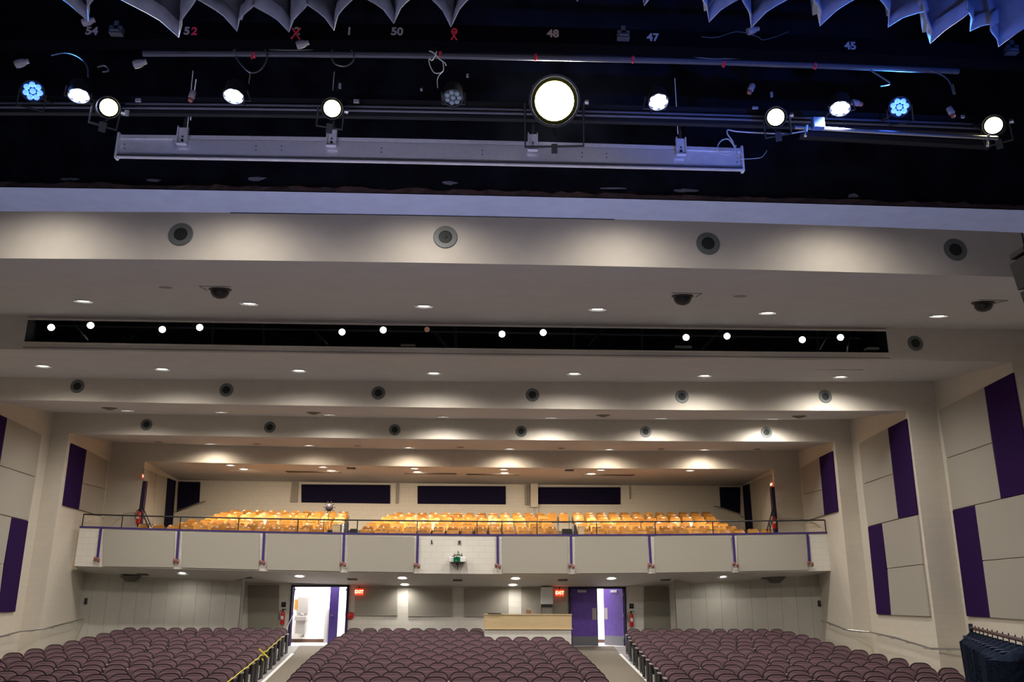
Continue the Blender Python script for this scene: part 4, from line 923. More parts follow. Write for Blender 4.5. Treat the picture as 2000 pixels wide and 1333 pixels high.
# ---------------------------------------------------------------- plum theatre seats
SH = .79
def make_seat():
    root = empty('theatre_chair', (0, 0, 0), 'x', 'seat')
    T = Matrix.Translation((0, 0, .34)) @ Matrix.Rotation(math.radians(-10), 4, 'X')
    def outline(w, h, r, e=1.0):
        P = [(-w * .42, 0), (w * .42, 0)]; n = 7
        P += [(w / 2 - r + r * math.cos(a), h - r * .85 + r * .85 * math.sin(a)) for a in [i * math.pi / 2 / n for i in range(n + 1)]]
        P += [(-w / 2 + r - r * math.sin(a), h - r * .85 + r * .85 * math.cos(a)) for a in [i * math.pi / 2 / n for i in range(n + 1)]]
        return P
    def pad(w, h, r, lay, M):
        b = MB(); O = outline(w, h, r); c = (0, h * .5); k = len(O); vs = []
        for y, s in lay: vs += [(x * s, y, c[1] + (z - c[1]) * s) for x, z in O]
        fs = [(j * k + i, j * k + (i + 1) % k, (j + 1) * k + (i + 1) % k, (j + 1) * k + i) for j in range(len(lay) - 1) for i in range(k)]
        fs += [tuple(range(k))[::-1], tuple(range((len(lay) - 1) * k, len(lay) * k))]
        return b.add(vs, fs, M)
    bk = pad(.465, .435, .17, [(0, .965), (-.03, .985), (-.055, .94), (-.068, .8), (-.074, .4)], T).build('backrest', PLUM, root, True)
    sh = pad(.49, .465, .185, [(-.012, 1.0), (.02, 1.01), (.035, .93)], T).build('back_shell', PLUMD, root, True)
    Q = Matrix.Translation((0, -.13, .40)) @ Matrix.Rotation(math.radians(-28), 4, 'X')
    cu = pad(.44, .34, .08, [(.03, .94), (.0, 1), (-.05, 1), (-.07, .85)], Q).build('seat_cushion', PLUM, root, True)
    b = MB(); b.box((.252, -.10, .30), (.03, .07, .56)); b.box((.252, -.12, .012), (.045, .30, .024)); st = b.build('standard', BLACK, root)
    ar = MB().box((.252, -.13, .60), (.05, .26, .03)).build('armrest', GREYPL, root, bevel=.008)
    kids(root, bk, sh, cu, st, ar); return root
def seat_rows():
    out = []
    CY = [1228.5, 1233, 1238.5, 1245, 1252, 1258.8, 1265.8, 1272.7, 1280, 1287.7, 1296, 1304.8, 1313.6, 1323.6, 1334.5]
    YK0 = [31.1 - .915 * k for k in range(15)]
    def lin(a, b, k, n=13.0): return a + (b - a) * k / n
    Lout = [237, 213, 189, 160, 132, 98, 64, 25, -12, -52, -95, -140, -190, -245, -300]
    Rout = [1532, 1555, 1579, 1600, 1624, 1652, 1682, 1714, 1750, 1790, 1836, 1889, 1935, 1985, 2040]
    for k in range(15):
        Y = YK0[k]; z0 = at(900, CY[k], Y).z
        zc = lambda X, Y=Y, z0=z0, k=k: z0 + .0
        rows = []
        if k < 3: rows.append(('centre', 677 - 0 * k, 944, 0))
        if k < 3: rows[-1] = ('centre', [677, 672, 664][k], 946, 0)
        else: rows.append(('centre', lin(686, 556, k + 1.0, 14) - (0), lin(1106, 1196, k - 3, 10.3), 0))
        rows.append(('left', Lout[k], [562, 556, 549, 541, 533, 525, 516, 507, 498, 488, 477, 465, 452, 438, 424][k], 1))
        rows.append(('right', [1224, 1227, 1231, 1236, 1242, 1248, 1254, 1261, 1268, 1276, 1284, 1292, 1300, 1309, 1319][k], Rout[k], 1))
        for bl, a, c, arc in rows:
            A, B = at(a, CY[k], Y), at(c, CY[k], Y); n = max(1, round((B.x - A.x) / .503) - k % 2); s = (B.x - A.x) / n
            for i in range(n):
                X = A.x + s * (i + .5); yy = Y - arc * .075 * k * ((X + .8) / 11) ** 2 - .0
                out.append((bl, k, i, n, X, yy, z0 - SH + (floor_z(yy) - floor_z(Y)) * 1.0, A, B, min(1.07, s / .505)))
    return out
SEATS = seat_rows()
vis = []
for s in SEATS:
    x, y = pix((s[4], s[5], s[6] + SH))
    if -30 < x < 2030 and y < 1345: vis.append(s)
print('theatre seats in view', len(vis))
vis.sort(key=lambda s: s[5])
near, far = vis[:300], vis[300:]
sproto = None
for bl, k, i, n, X, Y, Z, A, B, SC in near:
    if sproto is None: o = sproto = make_seat()
    else: o = copy_tree(sproto)
    o.scale = (SC, 1, 1); o.location = (X, Y, Z); o.rotation_euler = (0, 0, math.atan2(-.15 * k * (X + .8) / 121, 1) * (0 if bl == 'centre' else 1))
    e0, e1 = ('left aisle', 'right aisle') if bl == 'centre' else ('left wall', 'left aisle') if bl == 'left' else ('right aisle', 'right wall')
    if i < n / 2: pos, e = i + 1, e0
    else: pos, e = n - i, e1
    tag(o, 'plum padded seat, %s row from back of %s block, %s from the %s' % (ORD[k + 1], bl, ORD[pos], e), 'seat', 'plum theatre seats in the %s block' % bl)
# the remaining, furthest rows are one mass of the same seats
big = {}
for bl, k, i, n, X, Y, Z, A, B, SC in far:
    M = Matrix.Translation((X, Y, Z)) @ Matrix.Diagonal((SC, 1, 1, 1))
    for c in KIDS[sproto.name]:
        mb = big.setdefault(c.data.materials[0].name, (MB(), c.data.materials[0]))[0]; mb.add([v.co for v in c.data.vertices], [tuple(p.vertices) for p in c.data.polygons], M)
tot = MB(); ms = []
for j, (mb, m) in enumerate(big.values()): tot.cur = j; tot.add(mb.v, mb.f); ms.append(m)
o = tot.build('theatre_chairs', ms, None, True); tag(o, 'rearmost rows of plum padded seats near the doors and booth', 'seats', None, 'stuff')
# black end standards along the two aisles, with pale arm caps
for side_, xs in (('left', 1), ('right', -1)):
    for k in range(15):
        L = [s for s in SEATS if s[0] == side_ and s[1] == k]
        s = max(L, key=lambda s: s[4]) if side_ == 'left' else min(L, key=lambda s: s[4])
        x, y = pix((s[4], s[5], s[6] + .5))
        if y > 1340: continue
        root = empty('end_standard', (s[4] + xs * .275, s[5] - .12, s[6]), 'black row-end frame on the %s block aisle, %s row from back' % (side_, ORD[k + 1]), 'seat frame', 'black row-end frames of the %s block' % side_)
        b = MB(); b.box((0, .04, .32), (.035, .26, .52)); b.tube([(0, -.12, .0), (0, -.10, .58)], .014, 6); b.tube([(0, .16, 0), (0, .14, .4)], .016, 6); b.tube([(0, -.14, .012), (0, .2, .012)], .016, 6); b.build('frame', BLACK, root)
        MB().box((0, -.02, .60), (.065, .30, .035)).build('arm_cap', GREYPL, root, bevel=.01)
# yellow rope along the left aisle
P = [at(575, 1196, 32.6), at(563, 1222, 31.9), at(553, 1250, 31.0)]
sel = sorted([s for s in SEATS if s[0] == 'left'], key=lambda s: s[1])
for k in range(1, 15):
    L = [s for s in sel if s[1] == k]; s = max(L, key=lambda s: s[4]); P.append(Vector((s[4] + .28, s[5] - .15, s[6] + .64 - .03 * (k % 2))))
root = empty('caution_rope', P[0], 'yellow rope strung along the left aisle armrests', 'rope'); sh = Vector(root.location)
MB().tube(P[:3], .010, 6).build('white_cord', WHITEW, root, shift=sh)['label'] = 'pale upper length of rope'
MB().tube(P[2:], .012, 6).build('rope', YELL, root, shift=sh)
q = P[8] + Vector((.03, -.05, .03)); b = MB(); b.tube([q + Vector((-.12, 0, .10)), q, q + Vector((.14, 0, -.12))], .022, 6); b.tube([q + Vector((.12, 0, .06)), q, q + Vector((-.05, 0, -.12)), q + Vector((.02, 0, -.2))], .022, 6); b.build('bow', YELL, root, shift=sh)

# ================================================================= stage rigging above the camera
# pleated border curtain: far folds hang low in the picture, near folds rise out of it
YCU, ZCU = 4.9, None
FAR = [(-60, 30), (20, -8), (165, 41), (345, 72), (468, 60), (560, 62), (655, 58), (765, 45), (887, 52), (1010, -4), (1130, 2), (1262, 10), (1380, 42), (1473, 53), (1597, 50), (1735, 52), (1815, 84), (1900, 60), (1948, 90), (2040, 60), (2140, 60)]
b = MB(); cols = []
for i in range(len(FAR) - 1):
    (x0, y0), (x1, y1) = FAR[i], FAR[i + 1]; A, B = at(x0, y0, YCU + .16), at(x1, y1, YCU + .16)
    for j in range(16):
        t = j / 16; u = abs(math.sin(math.pi * t)) ** .5; p = A.lerp(B, t)
        cols.append((p.x + .05 * math.sin(2 * math.pi * t), p.y - .34 * min(1, (B.x - A.x) / .42) * u, p.z + .02 * u))
NR = 6
for c in cols:
    for r in range(NR): h = [0, .10, .11, .5, 1.1, 1.9][r]; b.v.append((c[0] + .02 * math.sin(c[0] * 9 + r), c[1] - (.012 if r == 1 else 0) + .01 * r, c[2] + h))
for i in range(len(cols) - 1):
    for r in range(NR - 1): k = i * NR + r; b.f.append((k, k + NR, k + NR + 1, k + 1)); b.mi.append(0)
bc = b.build('border_curtain', CLOTHG, None, True); bc.modifiers.new('thick', 'SOLIDIFY').thickness = .012
tag(bc, 'gathered grey border curtain hanging across the top of the stage', 'curtain')

# wiring batten with stencilled circuit numbers
YW = 5.5
ew = Edge(YW, [(0, 62), (700, 62), (1275, 73), (1661, 90), (2000, 104)])
root = empty('wiring_batten', ew.p(0), 'black wiring trough with stencilled numbers under the border curtain', 'batten'); sh = Vector(root.location)
b = MB()
for i in range(24):
    xa, xb = -4 + 8.4 * i / 24, -4 + 8.4 * (i + 1) / 24; p, q = ew.p(xa), ew.p(xb)
    b.slab([p + Vector((0, 0, -.07)), q + Vector((0, 0, -.07)), q + Vector((0, 0, .07)), p + Vector((0, 0, .07))], (0, .12, 0))
b.build('trough', mat('trough_black', (.003, .003, .004), 1, spec=.0), root, shift=sh)
MR = Matrix.Rotation(math.radians(90), 4, 'X')
for body, px, py, m in (('54', 179, 61, PALEN), ('5', 365, 61, PALEN), ('2', 379.5, 61.5, REDT), ('2', 580, 61.5, PALEN), ('1', 682, 61.5, PALEN), ('50', 775.5, 62, PALEN), ('9', 887.5, 63.5, REDT), ('48', 1080, 66, mat('stencil_faded', (.35, .25, .22), .8)), ('47', 1275, 73.5, PALEN), ('45', 1661, 90, PALEN)):
    p = at(px, py, YW - .004); text_mesh('stencil_number', body, .088, Matrix.Translation(p - sh) @ MR, m, root, depth=.001, bold=.003, shear=0)
b = MB(); p = at(578, 64, YW - .008) - sh
for dx0, dx1 in ((-.03, .03), (.03, -.03)): b.tube([p + Vector((dx0, 0, .04)), p + Vector((dx1, 0, -.05))], .006, 5)
p = at(887, 66, YW - .008) - sh; b.tube([p + Vector((-.02, 0, .02)), p + Vector((.02, 0, -.05))], .006, 5); b.tube([p + Vector((.02, 0, .02)), p + Vector((-.02, 0, -.05))], .006, 5)
b.build('red_crossing_tape', REDT, root)
# clamps / sockets along the trough
for i, (x, y) in enumerate([(228, 61), (1217, 70), (1975, 98)]):
    p = at(x, y, YW - .03); o = MB().box((0, 0, 0), (.09, .05, .06)).box((0, -.01, .04), (.03, .03, .06)).tube([(-.03, -.03, -.01), (.03, -.03, -.01)], .008).build('pipe_hanger', PIPE); o.location = p
    tag(o, ['small metal hanger bracket right of the number 54', 'small metal hanger bracket left of the number 47', 'small metal hanger bracket at the far right curtain'][i], 'bracket')
for i, (x, y) in enumerate([(579, 89), (161, 45), (1460, 62), (30, 126), (261, 127)]):
    p = at(x, y, YW - .06); o = MB().lathe([(.026, 0), (.03, .02), (.028, .05), (.02, .07)], 12, M=Matrix.Rotation(math.radians(70), 4, 'Y')).lathe([(.018, .07), (.018, .09)], 10, M=Matrix.Rotation(math.radians(70), 4, 'Y')).build('cable_plug', mat('plug_pale', (.22, .19, .18), .5), None, True); o.location = p
    tag(o, ['pale plug hanging under the crossed-out number 2', 'pale plug just above the number 54', 'pale plug hanging below the blue-lit curtain fold', 'pale plug at the far left above the blue lamp', 'tiny pale plug on dark wiring at upper left'][i], 'plug')
# upper pipe with red tape marks
YU = 5.9
eu = Edge(YU, [(330, 104), (700, 108), (1000, 112), (1400, 121), (1700, 131), (2000, 146)])
root = empty('lighting_pipe', eu.p(0), 'thin upper pipe marked with short red tapes', 'pipe'); sh = Vector(root.location)
MB().tube([eu.p(-2.6 + 6.4 * i / 24) for i in range(25)], .024).build('pipe', PIPE, root, True, shift=sh)
for px, py in ((496, 107), (860, 106), (1046, 112), (1236, 116), (1413, 124), (1591, 128)):
    p = at(px, py, YU); b = MB(); b.tube([p + Vector((-.010, 0, 0)), p + Vector((.010, 0, 0))], .027); b.tube([p + Vector((.0, -.02, 0)), p + Vector((-.008, -.025, -.05))], .007, 5); b.build('red_tape', REDT, root, shift=sh)
# lamp bar (two rails)
YL = 6.45
elb = [Edge(YL, [(0, 187), (400, 194), (720, 196), (1250, 207), (1700, 222), (2000, 235)]), Edge(YL, [(0, 195), (400, 202), (720, 203.5), (1250, 214), (1700, 230), (2000, 243)])]
root = empty('lamp_bar', elb[0].p(0), 'double-railed grey bar the stage lamps hang from', 'bar'); sh = Vector(root.location)
for e in elb: MB().tube([e.p(-4.4 + 8.8 * i / 24, .10) for i in range(25)], .011).build('rail', mat('rail_grey', (.16, .16, .19), .4, .5), root, True, shift=sh)
b = MB(); P = [elb[0].p(-4.4 + 8.8 * i / 24, .13, .09) for i in range(25)]
for p, q in zip(P, P[1:]): b.slab([p, q, q + Vector((0, 0, -.16)), p + Vector((0, 0, -.16))], (0, .05, 0))
b.build('backing_channel', mat('channel_dark', (.010, .010, .013), .7), root, shift=sh)
# right-hand lower pipe with its blue clamp
YQ = 6.3
eq = Edge(YQ, [(1552, 249), (1600, 250.5), (1900, 268), (2000, 272)])
root = empty('lower_pipe', eq.p(3), 'steel pipe at upper right below the lamps', 'pipe'); sh = Vector(root.location)
xq0 = at(1552, 249, YQ).x
MB().tube([eq.p(xq0 + (4.3 - xq0) * i / 8) for i in range(9)], .017).build('pipe', STEEL, root, True, shift=sh)
MB().box(tuple(at(1597, 242, YQ - .03)), (.10, .06, .10)).build('clamp', mat('clamp_blue_grey', (.08, .16, .35), .5), root, bevel=.008, shift=sh)
for x, y in ((1575, 258), (1929, 277)):
    p = at(x, y, YQ); MB().tube([p + Vector((0, -.03, .05)), p, p + Vector((-.02, -.02, -.05))], .012, 6).build('hook', STEEL, root, shift=sh)
p0, p1 = at(1560, 262, 7.6), at(1930, 282, 7.6)
b = MB(); b.tube([p0 + (p1 - p0) * (i / 10) for i in range(11)], .06); tag(b.build('dark_duct', BLACK, None, True), 'dark rounded duct behind the steel pipe at upper right', 'duct')
# ---- LED cans
LEDM = {}
def led(px, py, aim, label, em, es, r=.082, Y=YL - .22, power=0, col=(1, 1, 1), n=7, cell=.023):
    p = at(px, py, Y); root = empty('led_lamp', p, label, 'stage light', 'round LED lamps on the bar'); root.matrix_world = basis(p, aim)
    MB().lathe([(r * .5, -.16), (r * .95, -.12), (r, -.02), (r * 1.05, 0), (r * .95, .0), (r * .93, -.015)], 24, cap=False).build('housing', CANM, root, True)
    MB().lathe([(r * .93, -.014), (r * .01, -.012)], 24).build('face_plate', mat('led_face', (.02, .02, .025), .3), root)
    lm = mat('led_cells_%s' % ('off' if not es else '%d' % int(em[0] * 100)), (.25, .3, .33) if not es else (1, 1, 1), .15, emit=em if es else None, es=es)
    b = MB(); P = [(0, 0)] + [(math.cos(2 * math.pi * k / (n)) * r * .62, math.sin(2 * math.pi * k / (n)) * r * .62) for k in range(n)]
    for x, y in P: b.lathe([(cell, -.01), (cell * .8, .0), (cell * .3, .005)], 12, M=Matrix.Translation((x, y, 0)))
    b.build('light_cells', lm, root, True)
    b = MB(); b.tube([(-r * 1.15, 0, -.08), (-r * 1.15, -r * 1.6, -.1), (r * 1.15, -r * 1.6, -.1), (r * 1.15, 0, -.08)], .008, 5); b.build('yoke', CANM, root)
    q = elb[0].p(p.x, .10); b = MB(); q = root.matrix_world.inverted() @ q; b.tube([(0, -.02, -.12), q], .010, 6); b.build('clamp_arm', CANM, root)
    if power: spot('led_beam', p + Vector(aim).normalized() * .03, aim, power, 122, .8, col, .05)
    return root
BLUE = (.02, .10, 1.0); COOL = (.52, .60, 1.0)
tocam = lambda px, py, dx=0, dz=0: (Vector((dx, -1.5, EYE + dz)) - at(px, py, YL))
led(64, 178, tocam(64, 178, .6, -.2), 'round lamp glowing blue at the far left of the bar', BLUE, 4.5, power=P_STAGE * .5, col=(.05, .25, 1))
led(154, 188, (.15, -.25, -1), 'white glowing lamp between the far left blue one and a spotlight', COOL, 60, power=P_STAGE, col=COOL)
led(456, 189, (0, -.28, -1), 'white glowing lamp above the left half of the metal housing', COOL, 60, power=P_STAGE, col=COOL)
led(885, 192, (0, -.4, -1), 'unlit round lamp with pale cells in the middle of the bar', (0, 0, 0), 0)
led(1286, 200, (0, -.45, -1), 'white glowing lamp right of the brightest one', COOL, 60, power=P_STAGE, col=COOL)
led(1641, 213, (-.2, -.3, -1), 'white glowing lamp left of the right blue one', COOL, 60, power=P_STAGE, col=COOL)
led(1757, 209, tocam(1757, 209, -.3, -.2), 'round lamp glowing blue toward the right of the bar', BLUE, 4.5, power=P_STAGE * .5, col=(.05, .25, 1))
# ---- spotlights with a round lens
SPL = mat('spot_lens', (1, 1, 1), .2, emit=(1, .96, .82), es=40); SPB = mat('spot_lens_blinding', (1, 1, 1), .2, emit=(1, 1, .93), es=300)
AMB = mat('reflector_ring', (.35, .33, .10), .25, .8)
def fres(px, py, aim, label, r, lens, L=.34, power=0):
    p = at(px, py, YL - .16); root = empty('fresnel_spotlight', p, label, 'stage light', 'lens spotlights on the bar'); root.matrix_world = basis(p, aim)
    MB().lathe([(r * .5, -L), (r * 1.0, -L * .85), (r * 1.12, -.06), (r * 1.12, .0), (r * 1.02, .0), (r * 1.0, -.05)], 26, cap=False).build('barrel', CANM, root, True)
    MB().lathe([(r * 1.0, -.045), (r * .96, -.02), (r * .93, -.04), (r * .84, -.015), (r * .74, -.045)], 26, cap=False).build('lens_ring', AMB, root, True)
    MB().lathe([(r * .74, -.046), (r * .5, -.035), (r * .02, -.03)], 26).build('lens', lens, root, True)
    b = MB(); b.tube([(-r * 1.3, 0, -L * .4), (-r * 1.3, -r * 1.9, -L * .4), (r * 1.3, -r * 1.9, -L * .4), (r * 1.3, 0, -L * .4)], .011, 6); b.box((0, -r * 2.0, -L * .4), (.05, .08, .06)); b.build('yoke', CANM, root)
    b = MB(); b.lathe([(.022, 0), (.026, .03)], 10, M=Matrix.Translation((r * 1.35, 0, -L * .4)) @ Matrix.Rotation(math.radians(90), 4, 'Y')); b.build('knob', STEEL, root, True)
    q = root.matrix_world.inverted() @ elb[0].p(p.x, .10); b = MB(); b.tube([(0, -r * 1.5, -L * .4), q], .012, 6); b.build('clamp_arm', CANM, root)
    if power: spot('spot_beam', p + Vector(aim).normalized() * .05, aim, power, 50, .5, (1, .95, .82), .08)
    return root
fres(213, 210, tocam(213, 210, 2.2, -.7), 'yellowish spotlight third lamp from the left', .080, SPL, power=P_STAGE * .5)
fres(649, 212, tocam(649, 212, .9, -.7), 'yellowish spotlight above the second bracket of the housing', .080, SPL, power=P_STAGE * .5)
fres(1083, 197, tocam(1083, 197), 'blinding spotlight aimed straight at the camera', .19, SPB, .40, power=P_STAGE)
fres(1515, 229, tocam(1515, 229, -1.0, -.7), 'yellowish spotlight left of the clamp on the right', .080, SPL, power=P_STAGE * .5)
fres(1940, 245, tocam(1940, 245, -2.4, -.7), 'yellowish spotlight at the far right of the bar', .080, SPL, power=P_STAGE * .5)
# safety counterweights, plugs, white tags, short drop rods by the lamps
for i, (x, y, rx) in enumerate([(375, 187, 10), (1467, 173, 25), (1672, 201, -75), (1857, 218, -20)]):
    p = at(x, y, YL - .15); b = MB(); M = Matrix.Rotation(math.radians(rx), 4, 'Y')
    o = b.lathe([(.022, .04), (.026, .035), (.026, -.02), (.022, -.025)], 14, M=M).build('stage_connector', mat('connector_grey', (.30, .26, .26), .5), None, True); o.location = p
    MB().lathe([(.016, -.02), (.02, -.03), (.02, -.05), (.008, -.06)], 12, M=M).build('plug_nose', mat('connector_rust', (.35, .12, .08), .5), o, True)
    tag(o, ['grey and rust connector over the left bracket of housing', 'grey and rust connector above the spotlight at right', 'connector pointing right beside the right white lamp', 'grey connector above the far right spotlight'][i], 'connector')
for i, (x0, y0, x1, y1) in enumerate([(377, 138, 366, 250), (383, 155, 372, 235), (653, 140, 650, 176), (1318, 153, 1324, 262), (489, 140, 486, 163), (1861, 165, 1866, 184)]):
    o = MB().tube([at(x0, y0, YL + .02), at(x1, y1, YL + .25)], .005, 6).build('hanging_rod', STEEL); tag(o, ['thin rod down to the left bracket of the housing', 'thin cord beside the left bracket rod', 'short rod above the spotlight at the second bracket', 'thin rod down to the right bracket of the housing', 'short pale rod right of the left white lamp', 'short pale rod above the far right spotlight'][i], 'rod')
for i, (x, y, w_, h_) in enumerate([(664, 168, .022, .045), (696, 198, .045, .03), (270, 196, .045, .03), (248, 221, .03, .05), (1507, 185, .02, .045), (1475, 211, .05, .02), (1880, 228, .03, .025), (823, 175, .02, .02), (913, 148, .02, .03), (495, 243, 0, 0)][:9]):
    o = MB().box((0, 0, 0), (w_, .02, h_)).build('pale_tag', mat('tag_pale', (.28, .28, .30), .6), None, bevel=.003); o.location = at(x, y, YL - .12)
    tag(o, ['pale tag above the spotlight at the second bracket', 'pale tag right of the spotlight at second bracket', 'pale tag right of the left yellowish spotlight', 'pale tag below right of the left yellowish spotlight', 'pale tag above the spotlight left of the clamp', 'pale flat tag left of the right yellowish spotlight', 'pale tag left of the far right spotlight', 'tiny pale tag left of the unlit lamp', 'tiny pale tag above the unlit lamp'][i], 'tag')
# loose cables
def cable(pts, r, m, label, Y=None):
    P = [at(x, y, (Y or YL - .1)) for x, y in pts]; Q = []
    for i in range(len(P) - 1):
        a, b_, c, d = P[max(i - 1, 0)], P[i], P[i + 1], P[min(i + 2, len(P) - 1)]
        for j in range(6):
            t = j / 6; Q.append(.5 * ((2 * b_) + (c - a) * t + (2 * a - 5 * b_ + 4 * c - d) * t * t + (3 * b_ - a - 3 * c + d) * t ** 3))
    Q.append(P[-1]); o = MB().tube(Q, r, 6).build('loose_cable', m, None, True); tag(o, label, 'cable'); return o
cable([(838, 99), (848, 104), (858, 115), (869, 123), (871, 128)], .0045, WHITEW, 'short white cable crossing the loop at upper middle', YU - .05)
cable([(853, 100), (848, 112), (843, 118), (838, 114), (839, 126), (847, 141), (858, 143), (866, 137), (865, 120)], .004, WHITEW, 'white cable looped below the red-taped pipe', YU - .05)
cable([(861, 143), (856, 150), (854, 158), (855, 172)], .003, WHITEW, 'thin white cable end hanging under the loop', YU - .05)
cable([(526, 96), (560, 98), (600, 97), (630, 92), (660, 88), (700, 91), (745, 95)], .007, PIPE, 'dark grey cable sagging above the upper pipe, left of centre', YU - .05)
cable([(1350, 109), (1370, 113), (1400, 115), (1450, 113)], .006, PIPE, 'dark grey cable lying over the upper pipe, right of centre', YU - .05)
cable([(455, 100), (470, 88), (490, 84), (512, 90), (522, 110), (510, 135), (490, 142), (470, 125), (460, 110)], .006, mat('coil_dark', (.05, .05, .055), .5), 'dark coiled cable above the left white lamp', YU - .03)
cable([(645, 105), (655, 92), (672, 90), (688, 100), (690, 118), (675, 129), (655, 125), (647, 112)], .006, mat('coil_dark', (.05, .05, .055), .5), 'dark coiled cable above the spotlight at second bracket', YU - .03)
cable([(100, 108), (130, 103), (155, 112), (170, 130), (172, 150)], .006, mat('coil_dark', (.05, .05, .055), .5), 'dark cable curving above the left white lamp', YU - .03)
cable([(190, 131), (205, 128), (212, 138), (200, 140)], .006, PIPE, 'small grey cable loop above the left yellowish spotlight', YU - .03)
cable([(1700, 137), (1720, 150), (1738, 163), (1720, 168)], .006, PIPE, 'grey cable sloping down above the right blue lamp', YU - .03)
cable([(1820, 138), (1845, 150), (1857, 165), (1863, 184)], .006, mat('coil_dark', (.05, .05, .055), .5), 'dark cable dropping to the far right connector', YU - .03)
cable([(1370, 72), (1400, 73), (1440, 62), (1480, 72), (1490, 78), (1520, 70), (1540, 62)], .003, PIPE, 'thin wire draped under the blue-lit curtain folds', YW - .05)
# projection screen housing on four brackets
YH = 6.9
TOPH = [(233, 263), (400, 265), (640, 268), (1040, 277), (1330, 285), (1447, 290)]; BOTH = [(231, 308), (400, 313), (640, 316), (1040, 324), (1330, 332), (1448, 334)]
eht, ehb = Edge(YH, TOPH), Edge(YH, BOTH); xh0, xh1 = at(233, 285, YH).x, at(1447, 310, YH).x
root = empty('screen_housing', eht.p((xh0 + xh1) / 2), 'long brushed metal projection screen housing hung above the stage front', 'screen housing'); sh = Vector(root.location)
b = MB(); N = 12
prof = lambda X: [eht.p(X, 0, 0), eht.p(X, 0, -.035), eht.p(X, .012, -.04), ehb.p(X, .012, .045), ehb.p(X, -.02, .03), ehb.p(X, -.02, 0), ehb.p(X, .03, .01), eht.p(X, .14, 0)]
for i in range(N + 1): b.v += [tuple(v) for v in prof(xh0 + (xh1 - xh0) * i / N)]
for i in range(N):
    for k in range(8): b.f.append((8 * i + k, 8 * i + 8 + k, 8 * i + 8 + (k + 1) % 8, 8 * i + (k + 1) % 8)); b.mi.append(0)
b.build('casing', ALU, root, shift=sh)
b = MB(); P = [ehb.p(xh0 + (xh1 - xh0) * i / N, -.025, .016) for i in range(N + 1)]; b.tube(P, .007, 6); b.build('slot_gap', BLACK, root, shift=sh)
for X, s in ((xh0, -1), (xh1, 1)):
    b = MB(); b.slab([eht.p(X, -.03, .01), eht.p(X, .16, .01), ehb.p(X, .03, -.01), ehb.p(X, -.03, -.01)], (s * .02, 0, 0)); b.build('end_cap', WHITEM, root, bevel=.003, shift=sh)
b = MB()
for x0, x1 in ((335, 1335),):
    X0, X1 = at(x0, 290, YH).x, at(x1, 290, YH).x
    for i in range(10):
        a, c = X0 + (X1 - X0) * i / 10, X0 + (X1 - X0) * (i + 1) / 10
        b.slab([eht.p(a, .008, -.045), eht.p(c, .008, -.045), ehb.p(c, .008, .05), ehb.p(a, .008, .05)], (0, -.012, 0))
b.build('polished_plate', mat('polished_alu', (.80, .78, .82), .25, .35, noise=.05, scale=30), root, shift=sh)
b = MB()
for x in (500, 550, 745, 942, 1137, 1185, 243, 1440):
    for dy in (-4, 4): b.lathe([(.006, 0), (.004, .004)], 8, M=Matrix.Translation(at(x, lerp_pts(TOPH, x) + 23 + dy, YH - .008)) @ MR)
b.build('screws', BLACK, root, shift=sh)
for x in (357, 648, 1040, 1328):
    X = at(x, 290, YH).x; t, q = eht.p(X, -.02, .055), eht.p(X, -.02, -.11)
    b = MB(); b.box((X, YH - .03, (t.z + q.z) / 2), (.085, .01, t.z - q.z)); [b.box((X + s * .04, YH - .045, (t.z + q.z) / 2), (.008, .04, t.z - q.z)) for s in (-1, 1)]; b.box((X, YH - .045, q.z), (.085, .04, .008)); B_ = b.build('bracket', ALU, root, shift=sh)
    b = MB(); b.lathe([(.012, 0), (.010, .01)], 8, M=Matrix.Translation((X, YH - .036, q.z + .04)) @ MR); b.lathe([(.008, 0), (.006, .01)], 8, M=Matrix.Translation((X, YH - .036, q.z + .075)) @ MR); b.build('bolt', BLACK, B_, shift=sh)
    b = MB(); b.tube([(X, YH - .02, t.z), (X + .005, YH - .02, t.z + .09)], .014, 6); b.tube([(X + .005, YH - .02, t.z + .08), (X + .01, YH + .05, t.z + .55)], .006, 6); b.build('hanging_bolt', PIPE, root, shift=sh)
cable([(1440, 309), (1436, 292), (1430, 275), (1421, 262), (1422, 254), (1440, 257), (1490, 260), (1540, 261), (1576, 255)], .006, WHITEW, 'grey cable running from housing end to the clamp', YH - .25)
cable([(1442, 305), (1436, 290), (1424, 273), (1410, 274), (1402, 286), (1406, 298), (1420, 302), (1433, 296), (1437, 284)], .006, WHITEW, 'grey cable loop at the right end of the housing', YH - .12)
cable([(1443, 311), (1470, 310), (1488, 307), (1498, 294)], .003, WHITEW, 'thin wire leaving the right end of the housing', YH - .05)

# line array loudspeaker at the right edge
base = at(2003, 498, 10.6); root = empty('line_array_speaker', base, 'dark hanging loudspeaker stack at the right edge', 'speaker')
b = MB(); b.box((-.02, 0, .02), (.20, .3, .07)); b.tube([(0, 0, .03), (0, 0, 1.2)], .015); b.build('top_frame', BLACK, root)
z = -.02; xo = 0
for i in range(4):
    h = .42; M = Matrix.Translation((xo, 0, z - h / 2)) @ Matrix.Rotation(math.radians(-9 - 2 * i), 4, 'Y')
    b = MB(); b.box((.24, 0, 0), (.62, .45, h - .03), M); c = b.build('cabinet', mat('speaker_cabinet', (.035, .035, .035), .7, noise=.2, scale=30), root, bevel=.01)
    g = MB(); g.box((.24, -.23, 0), (.54, .01, h - .09), M); g.build('grille', BLACK, c)
    z -= h - .01; xo += .085
